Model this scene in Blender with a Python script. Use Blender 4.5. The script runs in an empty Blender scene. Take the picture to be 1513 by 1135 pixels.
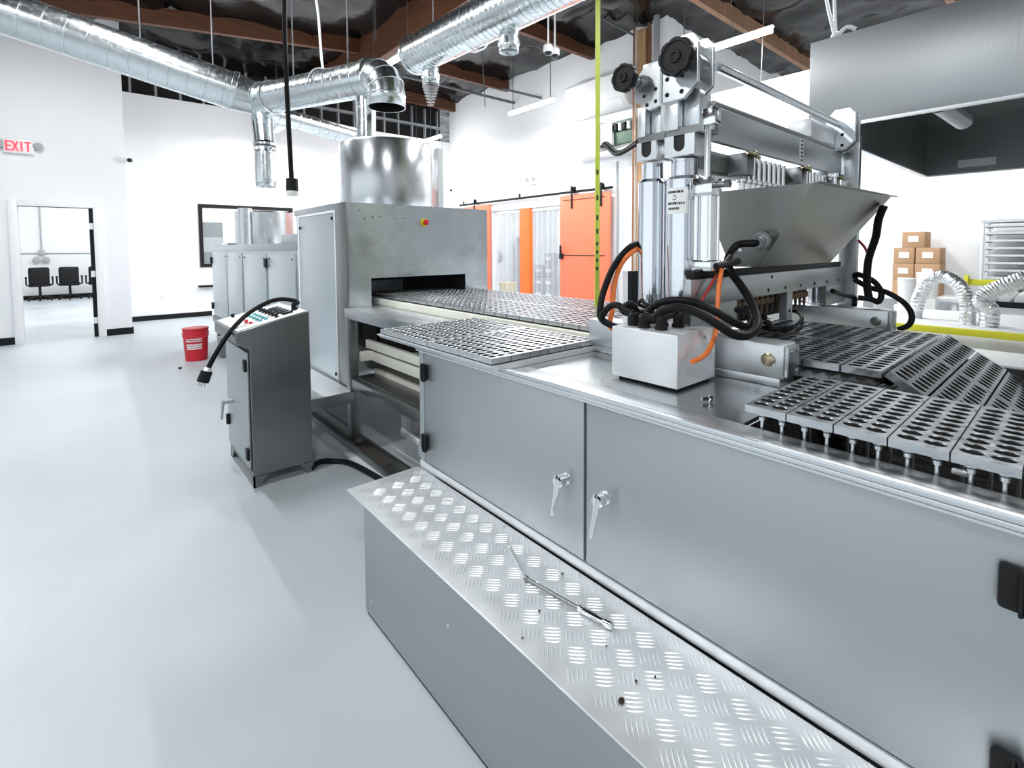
import bpy, bmesh, math, random
from mathutils import Vector, Matrix, noise
random.seed(7)
SC = bpy.context.scene
COL = SC.collection
PI = math.pi
# ------------------------------------------------------------------ camera
FPX, PCX, PCY, CAMH = 730.66, 756.36, 403.2, 1.42
YAW, PITCH, ROLL = math.radians(40.48315), math.radians(2.94085), math.radians(.33091)
_f = Vector((math.sin(YAW)*math.cos(PITCH), math.cos(YAW)*math.cos(PITCH), -math.sin(PITCH)))
_r = Vector((math.cos(YAW), -math.sin(YAW), 0)); _d = _f.cross(_r)
RX = math.cos(ROLL)*_r + math.sin(ROLL)*_d
RD = -math.sin(ROLL)*_r + math.cos(ROLL)*_d
cam = bpy.data.cameras.new('camera'); camo = bpy.data.objects.new('camera', cam); COL.objects.link(camo)
camo.matrix_world = Matrix(((RX.x, -RD.x, -_f.x, 0), (RX.y, -RD.y, -_f.y, 0), (RX.z, -RD.z, -_f.z, CAMH), (0, 0, 0, 1)))
cam.sensor_fit = 'HORIZONTAL'; cam.sensor_width = 36; cam.lens = FPX/1513*36
cam.shift_x = -(PCX-756.5)/1513; cam.shift_y = (PCY-567.5)/1513
cam.clip_start = .05; cam.clip_end = 200
SC.camera = camo

def at(x, y, X=None, Y=None, Z=None):
    """surveyed point of the photograph on a plane of the room"""
    d = RX*((x-PCX)/FPX) + RD*((y-PCY)/FPX) + _f
    t = X/d.x if X is not None else Y/d.y if Y is not None else (Z-CAMH)/d.z
    return Vector((d.x*t, d.y*t, CAMH+d.z*t))
def deep(x, y, d):
    """surveyed point of the photograph at a measured depth"""
    return Vector((0, 0, CAMH))+(RX*((x-PCX)/FPX)+RD*((y-PCY)/FPX)+_f)*d
# ------------------------------------------------------------------ mesh helpers
def smooth_path(pts, sub=6):
    pts = [Vector(p) for p in pts]
    if len(pts) < 3: return pts
    out = []
    for i in range(len(pts)-1):
        p0 = pts[max(i-1, 0)]; p1 = pts[i]; p2 = pts[i+1]; p3 = pts[min(i+2, len(pts)-1)]
        for k in range(sub):
            t = k/sub
            out.append(.5*((2*p1)+(p2-p0)*t+(2*p0-5*p1+4*p2-p3)*t*t+(3*p1-p0-3*p2+p3)*t**3))
    out.append(pts[-1]); return out

class MB:
    def __init__(s): s.bm = bmesh.new()
    def box(s, x0, x1, y0, y1, z0, z1, b=0, seg=2):
        M = Matrix.Translation(((x0+x1)/2, (y0+y1)/2, (z0+z1)/2)) @ Matrix.Diagonal((abs(x1-x0), abs(y1-y0), abs(z1-z0), 1))
        r = bmesh.ops.create_cube(s.bm, size=1, matrix=M)
        if b: s._bev(r['verts'], b, seg)
        return s
    def _bev(s, vs, b, seg):
        es = list({e for v in vs for e in v.link_edges})
        bmesh.ops.bevel(s.bm, geom=es, offset=b, segments=seg, affect='EDGES', profile=.5)
    def obox(s, c, size, rot, b=0, seg=2):
        M = Matrix.Translation(c) @ rot.to_4x4() @ Matrix.Diagonal((*size, 1))
        r = bmesh.ops.create_cube(s.bm, size=1, matrix=M)
        if b: s._bev(r['verts'], b, seg)
        return s
    def frame_of(s, a):
        a = a.normalized(); u = a.orthogonal().normalized() if abs(a.z) < .99 else Vector((1, 0, 0))
        if abs(a.z) < .99: u = a.cross(Vector((0, 0, 1))).normalized()
        return u, a.cross(u).normalized()
    def rings(s, centers, radii, us, vs, n, cap=True):
        prev = None; first = None
        for c, r, u, v in zip(centers, radii, us, vs):
            ring = [s.bm.verts.new(c+(u*math.cos(2*PI*k/n)+v*math.sin(2*PI*k/n))*r) for k in range(n)]
            if prev:
                for k in range(n): s.bm.faces.new((prev[k], prev[(k+1) % n], ring[(k+1) % n], ring[k]))
            else: first = ring
            prev = ring
        if cap:
            s.bm.faces.new(first[::-1]); s.bm.faces.new(prev)
        return s
    def cyl(s, p0, p1, r, r2=None, n=24, cap=True):
        p0, p1 = Vector(p0), Vector(p1); u, v = s.frame_of(p1-p0)
        return s.rings([p0, p1], [r, r if r2 is None else r2], [u, u], [v, v], n, cap)
    def lathe(s, prof, p0, axis=(0, 0, 1), n=32, cap=True):
        p0, a = Vector(p0), Vector(axis).normalized(); u, v = s.frame_of(a)
        return s.rings([p0+a*h for r, h in prof], [max(r, 1e-4) for r, h in prof], [u]*len(prof), [v]*len(prof), n, cap)
    def tube(s, pts, r, n=10, sub=6, sm=True, cap=True):
        P = smooth_path(pts, sub) if sm else [Vector(p) for p in pts]
        T = [(P[min(i+1, len(P)-1)]-P[max(i-1, 0)]).normalized() for i in range(len(P))]
        u, v = s.frame_of(T[0]); us, vs = [u], [v]
        for i in range(1, len(P)):
            u = us[-1]-T[i]*us[-1].dot(T[i]); u.normalize(); us.append(u); vs.append(T[i].cross(u))
        R = r if isinstance(r, (list, tuple)) else [r]*len(P)
        return s.rings(P, R, us, vs, n, cap)
    def prism(s, poly, axis, a, b):
        """poly: 2-D points on the plane across axis ('x': y,z; 'y': x,z; 'z': x,y)"""
        f = {'x': lambda p, t: (t, p[0], p[1]), 'y': lambda p, t: (p[0], t, p[1]), 'z': lambda p, t: (p[0], p[1], t)}[axis]
        A = [s.bm.verts.new(f(p, a)) for p in poly]; B = [s.bm.verts.new(f(p, b)) for p in poly]
        n = len(poly); s.bm.faces.new(A); s.bm.faces.new(B[::-1])
        for k in range(n): s.bm.faces.new((A[k], B[k], B[(k+1) % n], A[(k+1) % n]))
        return s
    def face(s, *vs): s.bm.faces.new([s.bm.verts.new(v) for v in vs]); return s
    def hexa(s, v8):
        V = [s.bm.verts.new(v) for v in v8]
        for q in ((0, 1, 2, 3), (7, 6, 5, 4), (0, 4, 5, 1), (1, 5, 6, 2), (2, 6, 7, 3), (3, 7, 4, 0)): s.bm.faces.new([V[i] for i in q])
        return s
    def ball(s, c, r, sc=(1, 1, 1), n=16):
        bmesh.ops.create_uvsphere(s.bm, u_segments=n, v_segments=n//2+2, radius=r, matrix=Matrix.Translation(c) @ Matrix.Diagonal((*sc, 1))); return s
    def bounds(s):
        xs = [v.co for v in s.bm.verts]
        return [(min(c[i] for c in xs), max(c[i] for c in xs)) for i in range(3)]

def wl(o):
    v = Vector()
    while o: v += o.location; o = o.parent
    return v
def build(name, mb, mat, parent=None, loc=None, sharp=35):
    if parent: off = wl(parent)
    elif loc is not None: off = Vector(loc)
    else:
        b = mb.bounds(); off = Vector(((b[0][0]+b[0][1])/2, (b[1][0]+b[1][1])/2, b[2][0]))
    bmesh.ops.recalc_face_normals(mb.bm, faces=mb.bm.faces)
    bmesh.ops.translate(mb.bm, verts=mb.bm.verts, vec=-off)
    me = bpy.data.meshes.new(name); mb.bm.to_mesh(me); mb.bm.free()
    me.polygons.foreach_set('use_smooth', [True]*len(me.polygons)); me.set_sharp_from_angle(angle=math.radians(sharp))
    me.materials.append(M[mat] if isinstance(mat, str) else mat)
    o = bpy.data.objects.new(name, me); COL.objects.link(o)
    if parent: o.parent = parent
    else: o.location = off
    return o
def tag(o, label, cat, group=None, kind=None):
    o['label'] = label; o['category'] = cat
    if group: o['group'] = group
    if kind: o['kind'] = kind
    return o
def thing(name, label, cat, loc, group=None):
    o = bpy.data.objects.new(name, None); o.empty_display_size = .1; COL.objects.link(o); o.location = loc
    return tag(o, label, cat, group)
def single(name, mb, mat, label, cat, group=None): return tag(build(name, mb, mat), label, cat, group)
def part(name, mb, mat, root, label=None):
    o = build(name, mb, mat, root)
    if label: o['label'] = label
    return o
def struct(name, mb, mat, parent=None):
    o = build(name, mb, mat, parent, loc=None if parent else (0, 0, 0))
    if not parent: o['kind'] = 'structure'
    return o
def copy_tree(o, loc=None, rot=None, parent=None):
    c = o.copy(); COL.objects.link(c)
    if parent: c.parent = parent
    if loc is not None: c.location = loc
    if rot is not None: c.rotation_euler = rot
    for ch in list(o.children): copy_tree(ch, parent=c)
    return c
def RZ(a): return Matrix.Rotation(a, 3, 'Z')
def RXm(a): return Matrix.Rotation(a, 3, 'X')
# ------------------------------------------------------------------ materials
M = {}
def mat(name, col, rough=.5, metal=0, bump=0, bscale=(8, 8, 8), var=0, vscale=(3, 3, 3), rvar=0, emit=None, es=0, alpha=1, trans=0, spec=.5, detail=4, coat=0, dark=None):
    m = bpy.data.materials.new(name); m.use_nodes = True; nt = m.node_tree; N = nt.nodes; L = nt.links
    b = N['Principled BSDF']; b.inputs['Base Color'].default_value = (*col, 1); b.inputs['Roughness'].default_value = rough; b.inputs['Metallic'].default_value = metal
    b.inputs['Specular IOR Level'].default_value = spec; b.inputs['Alpha'].default_value = alpha; b.inputs['Transmission Weight'].default_value = trans; b.inputs['Coat Weight'].default_value = coat
    if emit: b.inputs['Emission Color'].default_value = (*emit, 1); b.inputs['Emission Strength'].default_value = es
    tc = None
    def tex(scale, det):
        nonlocal tc
        if not tc: tc = N.new('ShaderNodeTexCoord')
        mp = N.new('ShaderNodeMapping'); mp.inputs['Scale'].default_value = scale; L.new(tc.outputs['Object'], mp.inputs['Vector'])
        n = N.new('ShaderNodeTexNoise'); n.inputs['Scale'].default_value = 1; n.inputs['Detail'].default_value = det; L.new(mp.outputs['Vector'], n.inputs['Vector']); return n.outputs['Fac']
    if var or rvar:
        f = tex(vscale, detail)
        if var:
            mx = N.new('ShaderNodeMix'); mx.data_type = 'RGBA'; L.new(f, mx.inputs['Factor'])
            lo = dark if dark else tuple(c*(1-var) for c in col); hi = tuple(min(1, c*(1+var)) for c in col)
            mx.inputs[6].default_value = (*lo, 1); mx.inputs[7].default_value = (*hi, 1); L.new(mx.outputs[2], b.inputs['Base Color'])
        if rvar:
            mr = N.new('ShaderNodeMapRange'); mr.inputs[1].default_value = .3; mr.inputs[2].default_value = .7; mr.inputs[3].default_value = rough-rvar; mr.inputs[4].default_value = rough+rvar; L.new(f, mr.inputs[0]); L.new(mr.outputs[0], b.inputs['Roughness'])
    if bump:
        f = tex(bscale, detail); bp = N.new('ShaderNodeBump'); bp.inputs['Strength'].default_value = bump; bp.inputs['Distance'].default_value = .02
        L.new(f, bp.inputs['Height']); L.new(bp.outputs['Normal'], b.inputs['Normal'])
    M[name] = m; return m
mat('steel', (.50, .53, .55), .36, 1, .02, (3, 3, 160), .06, (2, 2, 2), .05)
mat('worktop_steel', (.55, .57, .58), .24, 1, .015, (3, 60, 3), .05, (3, 3, 3), .05)
mat('steel_door', (.465, .495, .51), .48, 1, .015, (160, 3, 3), .05, (1.5, 1.5, 1.5), .05)
mat('steel_bright', (.76, .79, .81), .34, 1, .02, (6, 40, 6), .05, (3, 3, 3), .05)
mat('steel_dark', (.26, .27, .27), .36, 1, .02, (3, 3, 120), .1, (2, 2, 2), .06)
mat('steel_dent', (.58, .62, .66), .28, 1, .75, (3.2, 3.2, 3.2), .05, (3, 3, 3), .02, detail=2)
mat('steel_panel', (.62, .67, .70), .42, 1, .02, (3, 120, 3), .05, (1, 1, 1), .05)
mat('drum_steel', (.60, .62, .64), .25, 1, .04, (5, 5, .4), .04, (2, 2, 2), .04)
mat('hood_steel', (.40, .415, .425), .40, 1, .03, (3, 160, 3), .05, (2, 2, 2), .03)
mat('hopper_steel', (.31, .318, .30), .32, 1, .02, (2, 2, 2), .10, (2.5, 2.5, 2.5), .0)
mat('chrome', (.85, .86, .87), .10, 1)
mat('polished', (.78, .81, .85), .16, 1, .02, (2, 2, 60), .05, (4, 4, 4), .04)
mat('galv', (.74, .78, .80), .24, 1, .012, (9, 9, 9), .10, (26, 26, 26), .05)
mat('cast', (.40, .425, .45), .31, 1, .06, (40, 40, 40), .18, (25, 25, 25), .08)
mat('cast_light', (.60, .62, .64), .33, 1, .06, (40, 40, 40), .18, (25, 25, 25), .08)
mat('tread', (.88, .90, .92), .40, .72, .02, (60, 60, 60), .10, (14, 14, 14), .03, detail=6)
mat('alu_white', (.82, .84, .86), .42, .6, .02, (20, 20, 20), .06, (9, 9, 9))
mat('white_paint', (.86, .87, .88), .5, 0, .02, (5, 5, 5), .01)
mat('white_plastic', (.86, .86, .86), .35)
mat('cavity_shade', (.018, .017, .016), .55, spec=.25)  # near-black stands in for the unlit dark inside the mould holes
mat('cream', (.76, .75, .66), .55, 0, .02, (8, 8, 8), .1, (10, 10, 10))
mat('black', (.008, .008, .009), .5, spec=.25)
mat('black_gloss', (.010, .011, .012), .22)
mat('rubber', (.008, .008, .009), .45, 0, .05, (80, 80, 80), spec=.15)
mat('rod_dark', (.10, .105, .11), .5, .3)
mat('brown_dark', (.10, .095, .08), .6)
mat('dark', (.02, .02, .02), .7)
mat('foil', (.0035, .004, .0045), .19, 0, .6, (1.1, 2.6, 2.2), .3, (1.3, 1.3, 1.3), .06, spec=.38, detail=6)
mat('wood', (.10, .036, .014), .6, 0, .12, (2, 2, 30), .4, (3, 3, 18))
mat('wood_post', (.42, .25, .13), .6, 0, .1, (30, 30, 2), .55, (40, 40, 1.0))
mat('wood_light', (.27, .15, .085), .6, 0, .1, (14, 14, 2), .5, (16, 16, 1.2))
mat('orange', (.80, .185, .09), .5)
mat('orange_deep', (.85, .17, .028), .5)
mat('hose_orange', (.85, .20, .04), .4)
mat('hose_red', (.42, .04, .03), .45)
mat('red_plastic', (.62, .012, .03), .35)
mat('cardboard', (.46, .28, .16), .8, 0, .04, (20, 20, 20), .1, (6, 6, 6))
mat('paper', (.88, .88, .86), .7)
mat('ink', (.02, .02, .025), .6)
mat('yellow', (.72, .70, .03), .5)
mat('yellow_bin', (.75, .52, .06), .5)
mat('tape', (.72, .86, .10), .5, 0, 0, var=.10, vscale=(1, 1, 40))
mat('brass', (.50, .44, .30), .3, 1)
mat('nozzle_brown', (.16, .11, .07), .4, .8)
mat('floor_paint', (.49, .53, .56), .40, 0, .04, (1.2, 1.2, 1.2), .22, (.7, .7, .7), .10, detail=8, spec=.35)
mat('flexfoil', (.78, .80, .82), .30, 1, .55, (30, 30, 30), .1, (9, 9, 9), .08)
mat('strip', (.80, .85, .90), .12, 0, .03, (12, 12, .5), alpha=.20)
mat('grey_panel', (.10, .13, .15), .3)
mat('grey_plastic', (.40, .42, .44), .5)
mat('crate', (.20, .20, .21), .6)
mat('teal', (.10, .42, .44), .5)
mat('pcb', (.03, .10, .05), .4, var=.8, vscale=(60, 60, 60))
mat('pipe_grey', (.42, .44, .46), .4, .6)
mat('copper', (.30, .13, .08), .45, .5)
mat('lamp', (1, 1, 1), .5, emit=(1, 1, 1), es=36)
mat('exit_red', (.9, .05, .05), .5, emit=(1, .05, .08), es=1.5)
mat('glass', (.9, .95, .95), .03, 0, alpha=.12)
mat('clear', (.85, .88, .9), .06, 0, alpha=.45)
mat('stain', (.03, .022, .015), .8)
mat('mesh_black', (.02, .02, .02), .8)
# ------------------------------------------------------------------ SETTING
XW, YW = 8.06, 12.2
f = MB(); f.box(-9, 14, -7, 21, -.1, 0); struct('floor', f, 'floor_paint')
# left wall (with the inner window), its return and the wall round the office door
WX0, WX1, WZ0, WZ1 = 1.77, 3.66, 1.04, 2.37
w = MB()
w.box(.51, WX0, YW, YW+.12, 0, 4.46).box(WX1, XW+.15, YW, YW+.12, 0, 4.46).box(WX0, WX1, YW, YW+.12, 0, WZ0).box(WX0, WX1, YW, YW+.12, WZ1, 4.46)
struct('wall_left', w, 'white_paint')
DX0, DX1, DZ = -.80, .07, 2.09
w = MB(); w.box(-8.5, DX0-.0, 10.5, 10.66, 0, 5.15).box(DX1+.0, .51, 10.5, 10.66, 0, 5.15).box(DX0, DX1, 10.5, 10.66, DZ, 5.15).box(.39, .51, 10.66, 12.2, 0, 5.15)
struct('wall_door', w, 'white_paint')
# right wall with the strip-curtain opening
OY0, OY1, OZ = 7.55, 10.30, 2.43
w = MB(); w.box(XW, XW+.15, 5.2, OY0, 0, 5.75).box(XW, XW+.15, OY1, YW, 0, 5.75).box(XW, XW+.15, OY0, OY1, OZ, 5.75).box(XW, XW+.15, -6, 5.2, 0, 3.92)
struct('wall_right', w, 'white_paint')
w = MB(); w.box(XW-.03, XW+.17, -6, 5.2, 3.92, 3.97); struct('trim_1', w, 'white_paint')
w = MB(); w.box(XW+.002, 13.6, 5.1, 5.2, 3.92, 5.75); struct('wall_upper', w, 'white_paint')
w = MB(); w.box(13.6, 13.7, -6, 12.2, 0, 5.75); struct('wall_far', w, 'white_paint')
# rooms beyond
w = MB(); w.box(-4, 7, 19.65, 19.75, 0, 4.4).box(-3.5, -3.4, 10.7, 19.65, 0, 4.4).box(6.5, 6.6, 12.35, 19.65, 0, 4.4); struct('wall_office', w, 'white_paint')
w = MB(); w.box(11.6, 11.7, 6.0, 12.2, 0, 3.2).box(XW+.15, 11.6, 12.1, 12.2, 0, 3.2).box(XW+.15, 11.6, 5.9, 6.0, 0, 3.2); struct('wall_store', w, 'white_paint')
w = MB(); w.box(-3.4, .38, 10.67, 19.65, 4.30, 4.34).box(.38, 6.5, 12.35, 19.65, 4.30, 4.34); struct('ceiling_office', w, 'white_paint')
w = MB(); w.box(XW+.15, 11.7, 5.9, 12.2, 3.2, 3.25); struct('ceiling_store', w, 'white_paint')
w = MB(); w.box(-9, 14, -6.2, -6.1, 0, 5.75); struct('wall_rear', w, 'white_paint')
# open stud band above the left wall
w = MB(); w.box(.51, XW, YW+.50, YW+.52, 4.44, 5.75); struct('trim_2', w, 'dark')
w = MB()
x = .7
while x < XW: w.box(x, x+.04, YW+.02, YW+.11, 4.46, 5.3); x += .41
w.box(.51, XW, YW+.01, YW+.12, 4.80, 4.86); struct('trim_3', w, 'pipe_grey')
# baseboards
w = MB(); w.box(.51, 1.95, YW-.015, YW, 0, .10).box(4, XW, YW-.015, YW, 0, .10); struct('baseboard_left', w, 'black')
w = MB(); w.box(-8.5, DX0-.10, 10.485, 10.5, 0, .11).box(.17, .525, 10.485, 10.5, 0, .11).box(.51, .525, 10.485, 10.9, 0, .11); struct('baseboard_door', w, 'black')
w = MB(); w.box(-3.4, 6.5, 19.635, 19.65, 0, .12); struct('baseboard_office', w, 'black')
# office door frame and the black edge of the door leaf
dr = MB(); dr.box(DX0-.10, DX0, 10.47, 10.68, 0, DZ+.09, .004).box(DX1, DX1+.10, 10.47, 10.68, 0, DZ+.09, .004).box(DX0, DX1, 10.47, 10.68, DZ, DZ+.09, .004)
D = struct('door_1', dr, 'white_paint')
p = MB(); p.box(DX1-.055, DX1-.002, 10.52, 10.67, .005, DZ-.005); part('door_edge', p, 'black', D)
for z in (.27, 1.03, 1.80):
    p = MB(); p.box(DX1-.060, DX1-.006, 10.505, 10.522, z-.05, z+.05); part('hinge', p, 'white_plastic', D)
# inner window
wn = MB(); t = .07
wn.box(WX0, WX0+t, YW-.03, YW+.13, WZ0, WZ1).box(WX1-t, WX1, YW-.03, YW+.13, WZ0, WZ1).box(WX0+t, WX1-t, YW-.03, YW+.13, WZ0, WZ0+t).box(WX0+t, WX1-t, YW-.03, YW+.13, WZ1-t, WZ1)
Wn = struct('window_1', wn, 'black')
p = MB(); p.box(WX0+t, WX1-t, YW+.05, YW+.056, WZ0+t, WZ1-t); part('pane', p, 'glass', Wn)
# roof: black foil sagging between the purlins, flat right of the girder and falling away to its left
def roofz(x): return 5.58 if x > 4.3 else 5.58-.115*(4.3-x)
rb = MB(); nx, ny = 116, 110; V = []
for i in range(nx+1):
    for j in range(ny+1):
        x = -9+23*i/nx; y = -6.5+27.5*j/ny
        z = roofz(x)+.10*noise.noise((x*.9, y*1.1, 0))+.06*noise.noise((x*2.3+9, y*3.1, 4))+.03*noise.noise((x*6, y*7, 9))-.09*(1-min(1, 4*abs(noise.noise((x*1.2+3, y*1.9, 7)))))
        V.append(rb.bm.verts.new((x, y, z)))
for i in range(nx):
    for j in range(ny):
        a = i*(ny+1)+j; rb.bm.faces.new((V[a], V[a+1], V[a+ny+2], V[a+ny+1]))
struct('ceiling', rb, 'foil')
rb = MB(); rb.prism([(-9, roofz(-9)+.35), (4.3, 5.95), (14, 5.95), (14, 6.0), (4.3, 6.0), (-9, roofz(-9)+.4)], 'y', -6.6, 21.1); struct('ceiling_deck', rb, 'dark')
for k, (y, x0, x1) in enumerate(((9.55, -8, 4.3), (9.55, 4.3, 8.05), (6.82, 4.3, 8.05), (4.2, 4.3, 13.5), (6.82, -8, 4.3), (1.6, 4.3, 13.5), (11.9, 4.3, 8.05))):
    zz = lambda x: roofz(x)-.30
    b = MB(); b.hexa([(x0, y-.05, zz(x0)), (x1, y-.05, zz(x1)), (x1, y+.05, zz(x1)), (x0, y+.05, zz(x0)), (x0, y-.05, zz(x0)+.27), (x1, y-.05, zz(x1)+.27), (x1, y+.05, zz(x1)+.27), (x0, y+.05, zz(x0)+.27)])
    o = struct('trim_%d' % (k+4), b, 'wood_light' if k in (3, 5) else 'wood')
b = MB(); b.box(4.20, 4.40, -6, 12.1, 4.92, 5.55); struct('trim_11', b, 'wood')
# timber post against the right wall, its conduits
b = MB(); b.box(7.86, 8.05, 5.42, 5.60, 0, 5.42, .01); T = single('timber_post', b, 'wood_post', 'rough brown timber post standing against the white wall behind the pressing columns', 'post')
for i, (y, r, m_, nm, lb) in enumerate(((5.68, .022, 'cream', 'conduit', 'cream pipe running up along the left side of the timber post'), (5.385, .03, 'copper', 'refrigerant_pipe', 'brown insulated pipe on the right side of the timber post'),
                                      (5.64, .018, 'copper', 'refrigerant_pipe', 'thin brown pipe on the front of the timber post beside the cream pipe'), (5.28, .028, 'white_plastic', 'conduit', 'white pipe right of the timber post running to the roof'))):
    b = MB(); b.cyl((7.93 if i != 2 else 7.82, y, .02), (7.93 if i != 2 else 7.82, y, 5.5), r, n=14); single(nm, b, m_, lb, 'pipe')
b = MB(); b.cyl((7.7, 5.08, .0), (7.7, 5.08, 5.45), .055, n=16); single('conduit', b, 'pipe_grey', 'thick grey pipe right of the timber post, behind the black knobs', 'pipe')
b = MB(); b.tube([at(912, 238, X=7.9), at(912, 262, X=7.95), at(913, 330, X=7.98), at(911, 420, X=7.98), (7.98, 6.05, .02)], .03, 10); single('conduit', b, 'pipe_grey', 'grey curved pipe coming down the white wall below the lower air unit', 'pipe')
# ------------------------------------------------------------------ lamps
lamp_proto = None
def tube_lamp(x, y, z, length, label, power=60, top=5.3, turn=False):
    root = thing('tube_light', label, 'light', (x, y, z), 'hanging tube lights')
    b = MB(); b.cyl((x, y-length/2, z), (x, y+length/2, z), .035, n=14); part('diffuser', b, 'lamp', root)
    b = MB(); b.box(x-.03, x+.03, y-length/2-.02, y+length/2+.02, z+.034, z+.062, .006); part('housing', b, 'white_plastic', root)
    for s in (-.42, .42):
        b = MB(); b.cyl((x, y+s*length, z+.06), (x, y+s*length, top), .007, n=8); part('hanger_rod', b, 'rod_dark', root)
    ld = bpy.data.lights.new('tube_lamp', 'AREA'); ld.shape = 'RECTANGLE'; ld.size = .07; ld.size_y = length; ld.energy = power; ld.color = (.95, .98, 1)
    lo = bpy.data.objects.new('tube_lamp', ld); COL.objects.link(lo); lo.location = (x, y, z-.04)
    if turn: root.rotation_euler = (0, 0, PI/2); lo.rotation_euler = (0, 0, PI/2)
for (x, y, z, l, lb, pw) in (
    (6.80, 3.45, 4.2, 1.35, 'glowing tube light behind the upper black knob and right of the timber post', 70),
    (6.78, 7.33, 4.2, 1.30, 'glowing tube light hanging left of the upper white air unit', 70),
    (6.78, 11.3, 4.2, 1.30, 'glowing tube light in the far corner above the steel drum', 70),
    (3.55, 6.95, 4.2, 1.30, 'glowing tube light partly hidden behind the duct elbow', 90),
    (3.10, 10.6, 3.9, 1.30, 'glowing tube light hidden behind the duct branch and the black power drop', 80),
    (.2, 4.6, 4.4, 1.3, 'unseen tube light added above the open floor between door and camera', 70),  # added out of view for a brighter room
    (-2.5, 2.7, 4.2, 1.3, 'tube light hanging crosswise above the open floor beside the camera', 80),
    (-1.0, -1.6, 4.4, 1.3, 'unseen tube light added behind the camera', 90),  # extra lamp added behind the camera, out of view
    (-.6, 7.6, 4.72, 1.3, 'unseen tube light added high above the floor before the office doorway', 55),  # added out of view to brighten the wall round the office door
      (4.4, 3.3, 4.7, 1.3, 'unseen tube light added high above the far side of the mould conveyor', 80),  # added out of view to brighten the floor under the conveyor frame
      (10.5, 2.5, 4.2, 1.3, 'tube light hanging above the packing area behind the low white wall', 120)):
    tube_lamp(x, y, z, l, lb, pw, turn=x < -2)
def area(x, y, z, sx, sy, e, rot=(0, 0, 0), col=(1, 1, 1)):
    ld = bpy.data.lights.new('fill_lamp', 'AREA'); ld.shape = 'RECTANGLE'; ld.size = sx; ld.size_y = sy; ld.energy = e; ld.color = col
    lo = bpy.data.objects.new('fill_lamp', ld); COL.objects.link(lo); lo.location = (x, y, z); lo.rotation_euler = rot
area(0, 15, 4.25, 2.5, 4, 190); area(4, 16, 4.25, 2.5, 3, 150); area(9.8, 9, 3.15, 1.5, 3, 65)  # unseen fill lamps without fixtures, added to light office and store
area(10.5, -1.5, 4.6, 2, 4, 220); area(5.3, 0.2, 5.0, 1.2, 3, 160)
# ------------------------------------------------------------------ spiral ducts
def spiral(mb, p0, p1, r, pitch=.115):
    p0, p1 = Vector(p0), Vector(p1); a = p1-p0; L = a.length; prof = [(r, 0)]; h = pitch*.6
    while h < L-.03: prof += [(r, h-.007), (r-.0045, h-.003), (r-.0045, h+.003), (r, h+.007)]; h += pitch
    prof.append((r, L)); mb.lathe(prof, p0, a, 36, cap=False); return mb
def collar(mb, p, d, r, w=.05):
    p, d = Vector(p), Vector(d).normalized(); mb.lathe([(r, 0), (r+.012, .004), (r+.012, w-.004), (r, w)], p-d*w/2, d, 36, cap=False); return mb
ZD = 2.88; RD_ = .142
J = deep(383, 148, 5.12); Lp = deep(0, 16, 4.12); Lp = J+(Lp-J)*1.5; RL = .186; E0 = Vector((1.90, 4.06, ZD)); RD_ = .155
D1 = thing('spiral_duct', 'galvanised spiral duct sloping in from the upper left to a Y joint and open elbow', 'duct', (.6, 5.0, ZD))
b = spiral(MB(), Lp, J+(Lp-J).normalized()*.24, RL, .15); part('left_run', b, 'galv', D1)
b = spiral(MB(), J+(E0-J).normalized()*.22, E0, RD_*.98); collar(b, J+(E0-J).normalized()*.24, E0-J, RD_); collar(b, E0, E0-J, RD_, .06); part('short_run', b, 'galv', D1)
dirE = (E0-J).normalized()
# segmented elbow with the open end looking down
b = MB(); path = [E0]; 
for k in range(1, 5):
    a = PI/2*k/4; R_ = .17
    path.append(E0+dirE*(R_*math.sin(a))+Vector((0, 0, -R_*(1-math.cos(a)))))
path.append(path[-1]+Vector((0, 0, -.10)))
Tn = [(path[min(i+1, 5)]-path[max(i-1, 0)]).normalized() for i in range(6)]; Tn[0] = dirE; Tn[-1] = Vector((0, 0, -1)); Tn[-2] = Vector((0, 0, -1))
side = dirE.cross(Vector((0, 0, 1))).normalized()
b.rings(path, [RD_*1.02]*6, [side]*6, [t_.cross(side) for t_ in Tn], 36, cap=False)
for i in (1, 2, 3, 4): b.rings([path[i]-Tn[i]*.007, path[i], path[i]+Tn[i]*.007], [RD_*1.02, RD_*1.02+.005, RD_*1.02], [side]*3, [Tn[i].cross(side)]*3, 36, cap=False)
eb = part('elbow', b, 'galv', D1)
md = eb.modifiers.new('thick', 'SOLIDIFY'); md.thickness = .006
eb.data.set_sharp_from_angle(angle=math.radians(12))
b = MB(); b.rings(path[1:], [RD_*1.02-.012]*5, [side]*5, [t_.cross(side) for t_ in Tn[1:]], 36, cap=False); part('elbow_shade', b, 'black', D1)  # black inner tube paints the dark inside the open elbow end
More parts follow.
